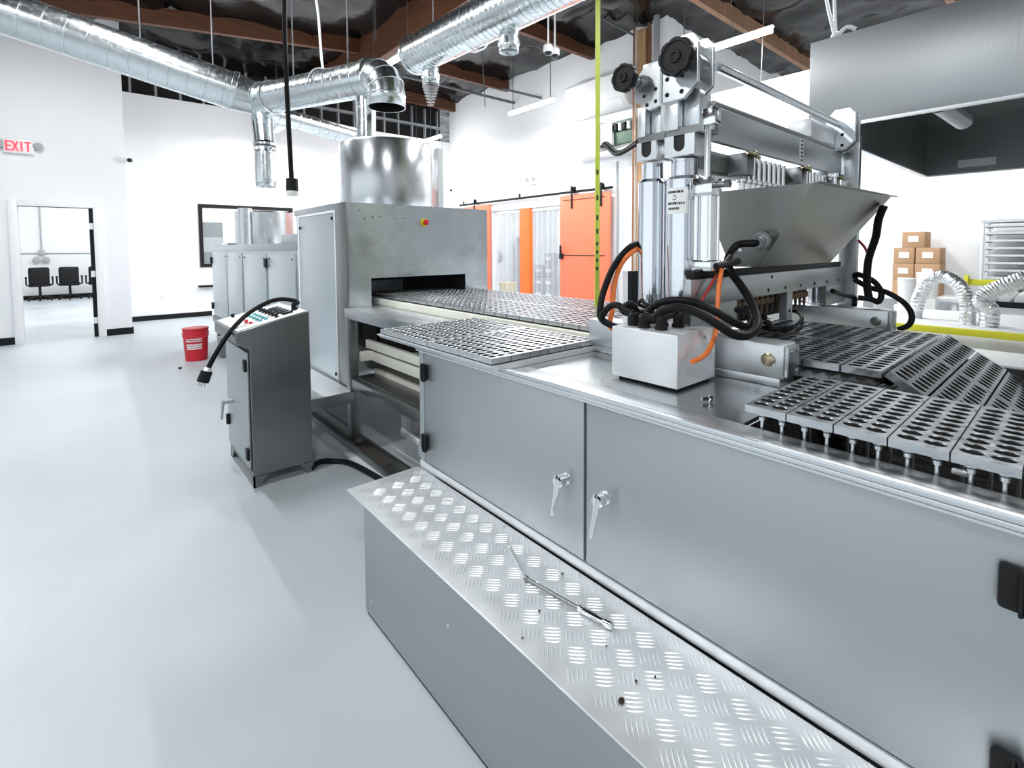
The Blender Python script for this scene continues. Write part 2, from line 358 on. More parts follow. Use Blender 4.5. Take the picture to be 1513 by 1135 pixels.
# Y joint body and the drop
b = MB(); b.cyl(J+(Lp-J).normalized()*.25, J, RL*1.01, RD_*1.05, 36, False); b.cyl(J, J+dirE*.26, RD_*1.04, n=36, cap=False)
b.ball(J, RD_*1.06, n=28); collar(b, J+(Lp-J).normalized()*.24, Lp-J, RL*1.01); collar(b, J+dirE*.10, dirE, RD_*1.04, .03)
part('joint', b, 'galv', D1)
DP = Vector((1.40, 5.50, 2.46)); 
b = MB(); b.cyl(J+Vector((.02, 0, -.05)), DP+Vector((0, 0, .02)), .115, .10, 30, cap=False); collar(b, DP+Vector((0, 0, .02)), (0, 0, 1), .10, .03); part('drop_boot', b, 'galv', D1)
b = spiral(MB(), DP, (1.40, 5.50, 2.05), .10, .13); o = part('drop_pipe', b, 'galv', D1); md = o.modifiers.new('thick', 'SOLIDIFY'); md.thickness = .004
b = spiral(MB(), J+Vector((.1, .02, -.12)), (2.55, 5.9, ZD-.10), .10); b.lathe([(.10, 0), (.112, .01), (.112, .05), (.07, .12), (.001, .13)], (2.55, 5.9, ZD-.10), (1.1, .45, 0), 30); part('branch_run', b, 'galv', D1)
for k_, (q, zt) in enumerate(((Lp.lerp(J, .66), 5.0), (Lp.lerp(J, .86), 5.0), (J+(E0-J)*.35, 5.2), (J+(E0-J)*.82, 5.2))):
    b = MB(); b.cyl((q.x, q.y, q.z+(RL if k_ < 2 else RD_)-.01), (q.x, q.y, zt), .006, n=8); part('hanger_rod', b, 'rod_dark', D1)
q = J+(E0-J)*.62
b = MB(); b.tube([(q.x, q.y, ZD+RD_), (q.x-.01, q.y+.02, 3.2), at(470, 20, Y=q.y+.1), at(462, -30, Y=q.y+.1)], .012, 8); part('strap', b, 'white_plastic', D1)
b = MB(); u_ = dirE.cross(Vector((0, 0, 1)))
b.tube([q+u_*(RD_+.012)*math.cos(a)+Vector((0, 0, 1))*(RD_+.012)*math.sin(a) for a in [PI*k/16*1.0 for k in range(17)]], .008, 8, 2); part('strap_loop', b, 'pipe_grey', D1)
# second, higher duct
D2 = thing('spiral_duct', 'galvanised spiral duct running high towards the camera above the orange doors', 'duct', (2.7, 3.5, 3.4))
b = MB(); spiral(b, (2.627, 4.55, 3.4), (2.85, 1.2, 3.4), .185, .06); collar(b, (2.71, 3.72, 3.4), (.07, -1, 0), .187, .07); part('main_run', b, 'galv', D2)
b = MB(); b.lathe([(.186, 0), (.196, .01), (.196, .05), (.03, .06)], (2.627, 4.55, 3.4), (-.06, 1, 0), 36); part('end_cap', b, 'galv', D2)
for (y, k) in ((4.42, 1), (3.28, 0)):
    x = 2.62+(4.95-y)*.066
    b = MB(); b.lathe([(.085, 0), (.085, .10), (.094, .105), (.094, .14), (.085, .145), (.085, .20)], (x+.05, y, 3.28), (0, 0, -1), 26, cap=False); o = part('takeoff', b, 'galv', D2); md = o.modifiers.new('thick', 'SOLIDIFY'); md.thickness = .004
b = MB(); c = Vector((2.70, 4.42, 3.05))
for k in range(7): b.lathe([(.02, 0), (.085-.008*k, .003), (.02, .008)], c-Vector((0, 0, .03*k)), (0, 0, 1), 20)
part('diffuser', b, 'steel_dark', D2)
for y in (2.2, 3.75, 4.3):
    x = 2.62+(4.95-y)*.066
    b = MB(); b.cyl((x, y, 3.58), (x, y, 5.3), .007, n=8); part('hanger_rod', b, 'rod_dark', D2)
# ------------------------------------------------------------------ hanging things
b = thing('power_drop', 'black power cord hanging from the roof with a black and white socket end', 'cord', (.94, 3.1, 1.735))
p = MB(); p.tube([(.90, 3.12, 5.2), (.925, 3.1, 3.4), (.915, 3.1, 2.6), (.93, 3.1, 1.83)], .014, 10); part('cable', p, 'rubber', b)
p = MB(); p.lathe([(.012, .105), (.033, .10), (.034, .03), (.031, .028)][::-1], (.932, 3.1, 1.735), n=24); part('socket_body', p, 'black', b)
p = MB(); p.lathe([(.030, 0), (.033, .004), (.033, .026), (.031, .0275)], (.932, 3.1, 1.735), n=24); part('socket_cap', p, 'white_plastic', b)
p = MB(); p.box(2.305, 2.345, 1.93, 1.934, 1.0615, 5.3); p2 = single('tape_measure', p, 'tape', 'long yellow-green tape strip hanging straight down before the orange door', 'tape')
for z0 in (1.28, 1.33, 1.38, 1.43, 1.50, 1.58, 1.70, 1.85):
    p = MB(); p.box(2.315, 2.33, 1.9285, 1.9299, z0, z0+(.02 if z0 < 1.5 else .03)); part('printed_mark', p, 'ink', p2)
for i, (x, y) in enumerate(((5.2, 5.25), (5.36, 5.27))):
    r = thing('dome_camera', ('left', 'right')[i]+' one of the two white dome cameras hanging on thin rods from the roof', 'camera', (x, y, 4.2), 'hanging dome cameras')
    p = MB(); p.cyl((x, y, 4.36), (x, y, 5.3), .014, n=10); part('rod', p, 'white_plastic', r)
    p = MB(); p.lathe([(.05, .17), (.068, .15), (.072, .07), (.06, .06)][::-1], (x, y, 4.2), n=26); part('housing', p, 'white_plastic', r)
    p = MB(); p.ball((x, y, 4.265), .058, (1, 1, .9)); part('dome', p, 'black_gloss', r)
p = MB(); p.cyl(at(820, -10, X=6.6), at(938, 53, X=7.84), .02, n=10); single('sprinkler_pipe', p, 'rod_dark', 'thin grey pipe crossing under the roof to the timber post', 'pipe')
p = MB(); p.cyl(at(742, 131, X=7.3), at(800, 145, X=8.05), .025, n=10); single('sprinkler_pipe', p, 'rod_dark', 'short grey pipe meeting the white wall above the tube light', 'pipe')
p = MB(); p.cyl((5.0, 9.3, 4.95), (8.05, 9.3, 4.95), .03, n=10); single('sprinkler_pipe', p, 'rod_dark', 'grey pipe running along the dark stud opening in the far corner', 'pipe')
for i, (x0, y0, x1, y1, Y) in enumerate(((1080, -5, 1083, 44, 3.3), (1128, 30, 1124, 128, 3.0), (712, 75, 717, 158, 7.6), (554, -5, 555, 60, 7.2), (636, 140, 636, 200, 11.0))):
    p = MB(); p.cyl(at(x0, y0, Y=Y), at(x1, y1, Y=Y), .006 if Y < 5 else .01, n=8)
    single('hanger_wire', p, 'rod_dark', ('thin wire hanging from the roof just right of the upper black knob', 'thin wire hanging past the right end of the bright tube light', 'thin wire left of the upper duct takeoff reaching a tube light', 'thin rod above the duct elbow', 'thin rod above the steel drum in the far corner')[i], 'wire')
# ------------------------------------------------------------------ things on the walls
r = thing('exit_sign', 'lit red EXIT sign with two lamp heads above the office doorway', 'sign', (-.74, 10.5, 2.86))
p = MB(); p.box(-.905, -.575, 10.43, 10.498, 2.865, 3.075, .012); part('housing', p, 'white_plastic', r)
def letters(s, mb, x, z, h, y, w=.055, t=.014):
    for ch in s:
        segs = {'E': [(0, 0, 0, 1), (0, 0, 1, 0), (0, .5, .8, .5), (0, 1, 1, 1)], 'X': [(0, 0, 1, 1), (0, 1, 1, 0)], 'I': [(.5, 0, .5, 1)], 'T': [(.5, 0, .5, 1), (0, 1, 1, 1)]}[ch]
        for (a, b_, c, d) in segs:
            p0 = Vector((x+a*w, y, z+b_*h)); p1 = Vector((x+c*w, y, z+d*h)); dd = p1-p0
            mb.obox((p0+p1)/2, (dd.length+t, .006, t), Matrix.Rotation(-math.atan2(dd.z, dd.x), 3, 'Y'))
        x += w*1.32
p = MB(); letters('EXIT', p, -.872, 2.905, .125, 10.428, .052, .023); part('letters', p, 'exit_red', r)
for s in (-1, 1):
    p = MB(); p.lathe([(.02, 0), (.055, .02), (.06, .06), (.05, .065)], (-.74+s*.21, 10.49, 2.99), (0, -1, 0), 20); p.box(-.74+s*.19-.04, -.74+s*.19+.04, 10.46, 10.498, 2.965, 3.0); part('lamp_head', p, 'grey_plastic', r)
r = thing('security_camera', 'small white wall camera with a dark lens right of the office door', 'camera', (.46, 10.5, 2.9))
p = MB(); p.lathe([(.05, 0), (.05, .02), (.03, .03)], (.43, 10.498, 2.92), (0, -1, 0), 18); p.cyl((.43, 10.48, 2.92), (.55, 10.40, 2.90), .03, n=16); part('body', p, 'white_plastic', r)
p = MB(); p.cyl((.55, 10.40, 2.90), (.585, 10.375, 2.894), .032, n=16); part('lens', p, 'black', r)
p = MB(); p.box(1.08, 1.16, YW-.012, YW-.001, .38, .50, .004); single('wall_outlet', p, 'white_plastic', 'white outlet plate low on the white wall behind the red bucket', 'outlet')
p = MB(); p.box(1.72, 2.4, YW-.14, YW-.002, .62, .66, .005); single('wall_shelf', p, 'black', 'short black bar shelf on the wall below the black framed window', 'shelf')
p = MB(); p.ball((8.03, 12.1, 3.08), .035); single('wall_sensor', p, 'black', 'tiny black sensor ball in the far wall corner', 'sensor')
r = thing('emergency_light', 'small white twin-head emergency light above the orange barn doors', 'light', (8.03, 8.63, 2.9))
p = MB(); p.box(7.98, 8.055, 8.5, 8.78, 2.9, 3.0, .01); part('body', p, 'white_plastic', r)
for y in (8.53, 8.75):
    p = MB(); p.lathe([(.02, 0), (.05, .03), (.05, .06)], (8.0, y, 3.03), (-1, 0, -.3), 16); part('lamp_head', p, 'grey_plastic', r)
# air units
r = thing('air_conditioner', 'upper white air conditioner on the wall left of the black knobs', 'air conditioner', (7.88, 6.6, 4.1))
p = MB(); p.prism([(8.05, 4.10), (7.85, 4.10), (7.72, 4.20), (7.68, 4.40), (7.70, 4.74), (8.05, 4.76)], 'y', 5.78, 7.30)
o = part('case', p, 'white_plastic', r); md = o.modifiers.new('bev', 'BEVEL'); md.width = .04; md.segments = 3
p = MB(); p.obox(Vector((7.755, 6.54, 4.165)), (.20, 1.40, .012), Matrix.Rotation(.70, 3, 'Y'), .003); part('louvre', p, 'white_plastic', r)
p = MB(); p.box(7.675, 7.70, 7.17, 7.22, 4.34, 4.36); part('badge', p, 'grey_plastic', r)
r = thing('air_conditioner', 'lower white air unit with its cover open and green boards showing', 'air conditioner', (7.88, 6.5, 3.2))
p = MB(); p.box(7.74, 8.05, 6.45, 7.15, 3.22, 3.92, .05, 3).box(7.78, 8.05, 5.65, 6.5, 3.22, 3.30, .01).box(7.98, 8.05, 5.65, 6.5, 3.28, 3.9, .005); part('case', p, 'white_plastic', r)
p = MB(); p.box(7.90, 7.975, 5.70, 6.42, 3.42, 3.86); part('circuit_board', p, 'pcb', r)
for i in range(7):
    p = MB(); y = 5.75+.1*i; p.box(7.84, 7.905, y, y+.06, 3.66, 3.80, .004); part('component', p, 'black' if i % 2 else 'white_plastic', r)
p = MB(); p.box(7.82, 7.90, 6.15, 6.42, 3.42, 3.84, .005); part('notice', p, 'paper', r)
p = MB(); p.tube([(7.84, 6.40, 3.42), (7.72, 6.2, 3.38), at(912, 228, X=7.6), at(942, 212, X=7.4)], .04, 10); part('cable_bundle', p, 'rubber', r)
p = MB(); p.tube([(7.80, 6.35, 3.46), (7.7, 6.15, 3.43), at(914, 224, X=7.58), at(944, 206, X=7.4)], .022, 8); part('cable_bundle', p, 'rubber', r)
# ------------------------------------------------------------------ orange barn doors
r = thing('barn_rail', 'black sliding-door rail on the white wall above the orange doors', 'rail', (7.98, 9, 2.6))
p = MB(); p.box(7.985, 8.005, 6.25, 11.62, 2.585, 2.635); part('bar', p, 'black', r)
for y in (11.4, 9.05, 7.25, 6.5):
    p = MB(); p.box(7.985, 8.06, y-.02, y+.02, 2.59, 2.63); p.box(7.975, 7.99, y-.025, y+.025, 2.62, 2.72); part('bracket', p, 'black', r)
def barn(y0, y1, label, hy, hs, zt):
    r = thing('barn_door', label, 'door', (7.97, (y0+y1)/2, .02), 'orange barn doors')
    p = MB(); p.box(7.945, 7.99, y0, y1, .02, zt, .006); part('leaf', p, 'orange', r)
    for y in (hs):
        p = MB(); p.box(7.925, 7.942, y-.022, y+.022, zt-.28, zt+.20, .004); p.cyl((7.95, y, zt+.13), (7.982, y, zt+.13), .06, n=20); part('hanger', p, 'black', r)
    p = MB(); p.box(7.90, 7.944, hy-.05, hy+.05, 1.16, 1.28, .01); p.box(7.88, 7.91, hy-.02, hy+.02, 1.26, 1.46, .008); part('handle', p, 'black', r)
    return r
r = barn(6.28, 7.66, 'wide orange barn door standing open right of the strip curtain', 7.60, (7.30, 6.5), 2.53)
for z in (1.235,):
    p = MB(); p.box(7.938, 7.946, 6.40, 7.60, z, z+.015); part('seam', p, 'mesh_black', r)
p = MB(); p.box(7.938, 7.946, 6.40, 7.56, 2.43, 2.442); part('seam', p, 'mesh_black', r)
barn(10.19, 11.3, 'orange barn door edge just right of the oven', 10.36, (10.85,), 2.53)
p = MB(); p.box(XW-.03, XW+.15, OY1-.11, OY1-.001, 0, OZ, .004).box(XW-.03, XW+.15, OY0+.001, OY0+.08, 0, OZ, .004).box(XW-.03, XW+.15, OY0+.081, OY1-.111, OZ-.07, OZ-.001, .004); struct('door_2', p, 'white_paint')
p = MB(); p.box(8.0, 8.14, 8.74, 9.08, .005, 2.36, .008); single('door_post', p, 'orange_deep', 'narrow deep orange upright panel between the two plastic strip curtains', 'panel')
n = 0
for (a, b_, nm) in ((9.10, 10.18, 'left'), (7.64, 8.72, 'right')):
    r = thing('strip_curtain', 'clear plastic strip curtain '+('left of the deep orange upright panel' if nm == 'left' else 'between the deep orange panel and the wide orange door'), 'curtain', (8.10, (a+b_)/2, 0), 'plastic strip curtains')
    p = MB(); p.box(8.08, 8.12, a, b_, 2.28, 2.34); part('mounting_bar', p, 'white_plastic', r)
    k = 6
    for i in range(k):
        y0 = a+(b_-a)*i/k; y1 = a+(b_-a)*(i+1.25)/k; xx = 8.09+.012*(i % 2)
        p = MB(); m_ = 8
        for t in range(m_):
            ya = y0+(min(y1, b_)-y0)*t/m_; yb = y0+(min(y1, b_)-y0)*(t+1)/m_
            xa = xx+.01*math.sin(PI*t/m_); xb = xx+.01*math.sin(PI*(t+1)/m_)
            p.hexa([(xa, ya, .03), (xb, yb, .03), (xb, yb, 2.3), (xa, ya, 2.3), (xa+.003, ya, .03), (xb+.003, yb, .03), (xb+.003, yb, 2.3), (xa+.003, ya, 2.3)])
        part('strip', p, 'strip', r)
# seen through the strips
r = thing('pedestal_fan', 'grey pedestal fan seen through the left plastic strips', 'fan', (9.2, 11.15, 0))
b0 = at(735, 380, X=9.2); bx, by = 9.2, b0.y
r.location = (bx, by, 0)
p = MB(); p.lathe([(.25, 0), (.25, .02), (.04, .06), (.03, .08)], (bx, by, 0), n=24); part('base', p, 'grey_plastic', r)
p = MB(); p.cyl((bx, by, .06), (bx, by, 1.2), .03, n=12); part('pole', p, 'white_plastic', r)
p = MB(); p.lathe([(.02, -.10), (.17, -.05), (.20, 0), (.17, .05), (.02, .06)], (bx, by, b0.z), (-1, -.5, .1), 24); part('guard', p, 'crate', r)
yb = at(750, 425, X=8.9)
p = MB(); p.lathe([(.20, 0), (.24, yb.z+.10), (.26, yb.z+.11), (.26, yb.z+.15), (.05, yb.z+.16)], (8.9, yb.y, 0), n=24); single('storage_bin', p, 'yellow_bin', 'yellow bin behind the left plastic strips', 'bin')
for i, (x0, y0, nn) in enumerate(((803, 430, 3), (818, 430, 4))):
    q = at(x0, y0, X=9.4)
    for k in range(nn):
        r = thing('storage_crate', ('left' if i == 0 else 'right')+' stack of grey crates behind the right plastic strips, '+('bottom crate', 'second crate up', 'third crate up', 'top crate')[k], 'crate', (9.4, q.y, .32*k+.002), 'grey crates')
        p = MB(); p.box(9.2, 9.6, q.y-.15, q.y+.15, .32*k+.002, .32*k+.31, .015); part('body', p, 'crate', r)
        p = MB(); p.box(9.19, 9.199, q.y-.09, q.y+.09, .32*k+.12, .32*k+.20); part('card', p, 'white_plastic', r)
q = at(765, 340, X=10.5)
p = MB(); p.box(10.3, 10.7, q.y-.5, q.y-.15, 0, 1.75, .01); single('store_cabinet', p, 'grey_panel', 'tall dark cabinet seen through the strips beside the deep orange panel', 'cabinet')
# ------------------------------------------------------------------ office seen through the doorway
def chair():
    r = thing('office_chair', 'left black office chair seen through the doorway', 'chair', (0, 0, 0), 'black office chairs')
    p = MB(); p.box(-.215, .215, .17, .23, .46, .94, .05, 3); o = part('backrest', p, 'black', r)
    p = MB(); p.box(-.23, .23, -.25, .22, .40, .48, .035, 3); part('seat', p, 'black', r)
    p = MB(); p.cyl((0, 0, .10), (0, 0, .40), .03, n=12); part('gas_column', p, 'black', r)
    p = MB()
    for k in range(5):
        a = 2*PI*k/5+.3; p.tube([(0, 0, .13), (.16*math.cos(a), .16*math.sin(a), .11), (.245*math.cos(a), .245*math.sin(a), .07)], .018, 8, 2)
    part('star_base', p, 'black', r)
    for k in range(5):
        a = 2*PI*k/5+.3; p = MB(); p.lathe([(.02, -.02), (.03, -.015), (.03, .015), (.02, .02)], (.245*math.cos(a), .245*math.sin(a), .031), (-math.sin(a), math.cos(a), 0), 12); part('caster', p, 'black', r)
    for s in (-1, 1):
        p = MB(); p.tube([(s*.23, 0, .44), (s*.27, 0, .46), (s*.27, .02, .64)], .018, 8, 3); p.box(s*.27-.025, s*.27+.025, -.13, .14, .64, .675, .012); part('armrest', p, 'black', r)
    return r
c0 = chair()
for i, (x, a, lb) in enumerate(((-1.09, .03, 'left black office chair by the far office wall, under the twin lamps'), (-.46, -.03, 'middle black office chair beside the twin-lamp chair'), (.17, .03, 'black office chair half hidden by the right door edge'))):
    o = c0 if i == 0 else copy_tree(c0); o.location = (x, 19.15, 0); o.rotation_euler = (0, 0, a+PI); o['label'] = lb
r = thing('wall_conduit', 'grey conduit run with a box on the far office wall', 'conduit', (-1.04, 19.6, 1.3))
p = MB(); p.cyl((-1.04, 19.62, 1.40), (-1.04, 19.62, 4.3), .018, n=8); p.cyl((-3.3, 19.62, 1.33), (1.5, 19.62, 1.33), .014, n=8); part('pipe', p, 'pipe_grey', r)
p = MB(); p.box(-1.11, -.97, 19.56, 19.645, 1.28, 1.42, .01); part('junction_box', p, 'grey_plastic', r)
r = thing('emergency_light', 'grey twin lamps under the conduit box in the office', 'light', (-1.05, 19.6, 1.1))
for s in (-1, 1):
    p = MB(); p.lathe([(.02, 0), (.08, .05), (.085, .10), (.07, .105)], (-1.05+s*.10, 19.649, 1.15), (0, -1, 0), 18); part('lamp_head', p, 'grey_plastic', r)
q0 = at(296, 328, Y=14.5); q1 = at(331, 392, Y=14.5)
r = thing('storage_cabinet', 'dark grey cabinet seen through the black framed window', 'cabinet', ((q0.x+q1.x)/2, 14.8, 0))
p = MB(); p.box(q0.x-.5, q1.x, 14.5, 15.1, 0, q0.z, .01); part('body', p, 'grey_panel', r)
p = MB(); p.box(q0.x-.48, q1.x-.02, 14.485, 14.499, q1.z+.35, q0.z-.38); part('door', p, 'grey_plastic', r)
# ------------------------------------------------------------------ red bucket
bx, by = 1.00, 7.44
r = thing('plastic_bucket', 'red plastic bucket with white print on the grey floor', 'bucket', (bx, by, 0))
p = MB(); p.lathe([(.118, 0), (.122, .005), (.138, .30), (.146, .305), (.146, .325), (.139, .33), (.142, .395), (.147, .40), (.147, .415), (.12, .42), (.01, .415)], (bx, by, 0), n=40); part('body', p, 'red_plastic', r)
p = MB()
def curved_strip(p, r0, a0, a1, z0, z1, n=6):
    for k in range(n):
        A, B = a0+(a1-a0)*k/n, a0+(a1-a0)*(k+1)/n
        P = lambda a, z, rr: (bx+rr*math.cos(a), by+rr*math.sin(a), z)
        p.hexa([P(A, z0, r0), P(B, z0, r0), P(B, z1, r0), P(A, z1, r0), P(A, z0, r0+.002), P(B, z0, r0+.002), P(B, z1, r0+.002), P(A, z1, r0+.002)])
va = math.atan2(-by, -bx)
random.seed(3)
for row, z in enumerate((.275, .25, .205, .18, .155)):
    if row == 2: part('printed_text', p, 'paper', r, 'white lettering'); p = MB()
    a = va-.80
    while a < va+.45:
        w_ = random.uniform(.05, .12); curved_strip(p, .1335+.00*z+.006*(z-.15)/.1, a, min(a+w_, va+.48), z, z+.019, 3); a += w_+.03
part('printed_text', p, 'paper', r, 'white lettering')
p = MB(); p.tube([(bx+.147*math.cos(va+a), by+.147*math.sin(va+a), .37-.10*math.cos(a)) for a in [-1.5+3.0*k/12 for k in range(13)]], .004, 6, 2); part('handle', p, 'red_plastic', r)
p = MB(); p.box(1.26, 1.40, 7.30, 7.55, .002, .26, .01); single('steel_block', p, 'steel_dark', 'grey metal block standing on the floor right of the red bucket', 'block')
p = MB(); p.ball((.77, 6.99, .012), .02, (1, 1, .6), 10); single('floor_plug', p, 'black', 'small black knob lying on the floor before the red bucket', 'debris')
# ------------------------------------------------------------------ OVENS
def screws(mb, pts, axis, r=.008, h=.006):
    for p_ in pts: mb.lathe([(r, 0), (r, h*.6), (r*.5, h)], p_, axis, 10)
def screwparts(pts, axis, r, h, name, m_, root):
    for q in pts: b_ = MB(); screws(b_, [q], axis, r, h); part(name, b_, m_, root)
r = thing('tunnel_oven', 'dented stainless tunnel oven with a dark slot mouth and a steel drum on top', 'oven', (2.05, 4.07, 0))
X0, X1, Y0, Y1, ZB, ZT = 1.43, 2.70, 3.50, 4.64, .34, 1.755
ox0, ox1, oz0, oz1 = 1.60, 2.46, .985, 1.195
p = MB(); p.box(X0, ox0, Y0, Y0+.04, ZB, ZT).box(ox1, X1, Y0, Y0+.04, ZB, ZT).box(ox0, ox1, Y0, Y0+.04, oz1, ZT).box(ox0, ox1, Y0, Y0+.04, ZB, .93); part('front_plate', p, 'steel_dent', r)
p = MB(); p.box(X0, X0+.02, Y0+.041, Y1, ZB, ZT).box(X1-.02, X1, Y0+.041, Y1, ZB, ZT).box(X0, X1, Y1, Y1+.02, ZB, 1.0).box(X0, X1, Y1, Y1+.02, 1.25, ZT).box(X0+.021, X1-.021, Y0+.041, Y1, ZT-.02, ZT); part('shell', p, 'steel_panel', r)
p = MB(); p.box(ox0-.02, ox0-.003, Y0+.041, Y1-.01, .95, 1.22).box(ox1+.003, ox1+.02, Y0+.041, Y1-.01, .95, 1.22).box(ox0, ox1, Y0+.041, Y1-.01, 1.20, 1.22).box(ox0, ox1, Y1-.03, Y1-.01, 1.1, 1.2); part('tunnel', p, 'dark', r)
p = MB(); p.box(X0-.012, X0-.001, 3.72, 4.56, .36, 1.695, .004); dd = part('side_door', p, 'steel_panel', r)
p = MB(); p.box(X0-.016, X0-.006, 3.70, 3.722, .34, 1.71).box(X0-.016, X0-.006, 4.558, 4.58, .34, 1.71).box(X0-.016, X0-.006, 3.722, 4.558, 1.694, 1.712); part('door_edge', p, 'white_paint', r)
screwparts([(X0-.012, 3.77, 1.65), (X0-.012, 4.52, 1.60), (X0-.012, 3.76, .45)], (-1, 0, 0), .014, .01, 'door_latch', 'black', dd)
p = MB(); p.box(X0-.02, X0-.001, Y0-.001, 3.70, .30, ZT+.002, .004); part('corner_post', p, 'steel_dark', r)
p = MB(); p.box(X0-.02, X0, 3.701, Y1+.02, 1.712, ZT+.004, .003); part('edge_trim', p, 'steel', r)
p = MB(); p.box(X0-.03, X0, 3.60, Y1, .27, .335, .005); part('bottom_trim', p, 'steel', r)
p = MB(); p.box(1.10, X0-.03, 3.40, 4.5, .375, .40, .003); sh = part('side_shelf', p, 'alu_white', r)
p = MB(); p.box(1.10, 1.40, 3.385, 3.399, .315, .398, .003); part('shelf_edge', p, 'steel_dark', sh)
screwparts([(1.52, Y0, 1.70), (1.56, Y0, 1.64), (1.68, Y0, 1.66), (1.82, Y0, 1.65), (1.88, Y0, 1.66), (1.62, Y0, 1.655)], (0, -1, 0), .009, .006, 'bolt_head', 'steel_dark', r)
e = MB(); e.lathe([(.033, 0), (.033, .008)], (2.06, Y0, 1.625), (0, -1, 0), 24); e = part('emergency_stop', e, 'yellow', r)
p = MB(); p.lathe([(.013, .008), (.013, .02), (.022, .024), (.024, .035), (.018, .042)], (2.06, Y0, 1.625), (0, -1, 0), 24); part('red_button', p, 'red_plastic', e)
for (x, y) in ((X0+.05, Y1-.06), (X1-.06, Y0+.1), (X1-.06, Y1-.06)):
    p = MB(); p.box(x-.03, x+.03, y-.03, y+.03, .0, ZB); part('leg', p, 'steel_dark', r)
p = MB(); p.lathe([(.40, ZT), (.405, ZT+.01), (.405, 2.30), (.395, 2.318), (.30, 2.325), (.01, 2.325)], (2.04, 4.07, 0), n=56); part('drum', p, 'drum_steel', r)
p = MB(); p.lathe([(.12, 2.325), (.12, 2.345), (.02, 2.35)], (2.10, 4.0, 0), n=28); part('drum_lid', p, 'steel_dark', r)
p = spiral(MB(), (1.90, 4.20, 2.326), (1.90, 4.20, ZD-RD_+.02), .085, .2); part('flue_pipe', p, 'galv', r)
p = MB(); p.box(2.42, 2.425, 3.78, 3.785, ZT, 2.36).box(2.46, 2.52, 3.92, 3.98, ZT, 2.33); part('drum_bracket', p, 'steel_bright', r)
# back oven
r = thing('tunnel_oven', 'lower grey oven unit with four side panels behind the dented oven', 'oven', (2.05, 6.8, 0))
p = MB(); p.box(1.45, 2.75, 4.68, 8.84, .40, 1.40); part('body', p, 'steel_panel', r)
p = MB(); p.box(1.425, 2.78, 4.675, 8.88, 1.401, 1.475, .004).box(1.47, 1.62, 4.72, 5.3, 1.476, 1.56, .003); part('lid', p, 'steel', r)
for (a, b_) in ((8.78, 7.76), (7.69, 6.86), (6.74, 5.76), (5.64, 4.76)):
    p = MB(); p.box(1.432, 1.449, b_, a, .43, 1.37, .003); d_ = part('side_panel', p, 'steel_panel', r)
    screwparts([(1.432, a-.06, 1.32), (1.432, b_+.06, 1.32)], (-1, 0, 0), .014, .008, 'panel_screw', 'steel_dark', d_)
for (y, z) in ((8.80, 1.25), (8.80, .55), (5.70, 1.27), (4.80, .74)):
    p = MB(); p.box(1.41, 1.4315, y-.045, y+.045, z-.05, z+.05, .005); part('hinge', p, 'black', r)
p = MB(); p.box(1.43, 2.75, 4.7, 8.86, .30, .399); part('base_frame', p, 'steel_dark', r)
for y in (8.75, 6.9, 4.9):
    for x in (1.50, 2.68):
        p = MB(); p.box(x-.04, x+.04, y-.04, y+.04, 0, .30); part('leg', p, 'steel_dark', r)
p = MB(); p.lathe([(.38, 1.476), (.385, 1.50), (.385, 1.925), (.37, 1.94), (.01, 1.945)], (1.93, 7.7, 0), n=48); part('drum', p, 'drum_steel', r)
p = MB(); p.cyl((1.62, 7.45, 1.476), (1.62, 7.45, 1.97), .085, n=24); part('side_pipe', p, 'drum_steel', r)
p = MB(); p.box(1.5, 1.75, 7.98, 8.4, 1.476, 1.51); part('drum_flange', p, 'drum_steel', r)
# ------------------------------------------------------------------ frame and mould conveyor
r = thing('conveyor_frame', 'stainless conveyor frame between the dented oven and the near cabinet with cream inner rails', 'frame', (1.55, 2.7, 0))
p = MB(); p.box(1.395, 1.70, 1.93, 3.485, .925, .988, .004); part('table_top', p, 'steel_bright', r)
p = MB(); p.box(1.385, 1.395, 1.93, 3.49, .918, .990, .002); part('table_lip', p, 'steel', r)
p = MB(); p.box(1.38, 1.445, 3.40, 3.465, .045, .924, .005); part('post', p, 'steel_dark', r)
p = MB(); p.box(2.60, 2.66, 3.40, 3.46, .045, .97, .005); part('post', p, 'steel_dark', r)
p = MB(); p.box(1.385, 1.44, 1.93, 3.40, .425, .49, .005); part('lower_rail', p, 'steel_dark', r)
p = MB(); p.box(1.34, 1.36, 1.97, 4.6, .003, .05).box(1.46, 1.48, 1.97, 4.6, .003, .05).box(1.36, 1.46, 1.97, 4.6, .003, .02); part('floor_channel', p, 'steel_dark', r)
p = MB(); p.box(1.375, 1.445, 2.9, 3.38, .0205, .024); part('oil_stain', p, 'stain', r)
p = MB(); p.box(1.50, 1.53, 1.95, 3.40, .70, .76, .004).box(1.52, 1.55, 1.95, 3.40, .61, .68, .004).box(1.45, 1.55, 3.36, 3.40, .61, .68, .004); part('inner_rail', p, 'cream', r)
p = MB(); p.box(1.60, 1.62, 1.95, 3.47, .50, .60).box(1.62, 2.50, 1.95, 3.47, .49, .50); part('drip_tray', p, 'brown_dark', r)
p = MB(); p.box(1.45, 1.60, 1.95, 3.42, .485, .496); part('inner_shelf', p, 'steel_dark', r)
p = MB(); p.box(1.575, 1.598, 1.95, 3.42, .497, .53); part('shelf_strip', p, 'cream', r)
p = MB(); p.box(1.50, 1.60, 3.42, 3.47, .70, .92).box(1.62, 2.58, 3.42, 3.47, .60, .92); part('back_plate', p, 'dark', r)
p = MB(); p.box(1.40, 1.43, 2.62, 2.68, .30, .425).box(1.39, 1.45, 2.45, 2.68, .285, .33, .006).box(1.40, 1.46, 2.45, 2.52, .22, .30, .006); part('chain_tensioner', p, 'steel_bright', r)
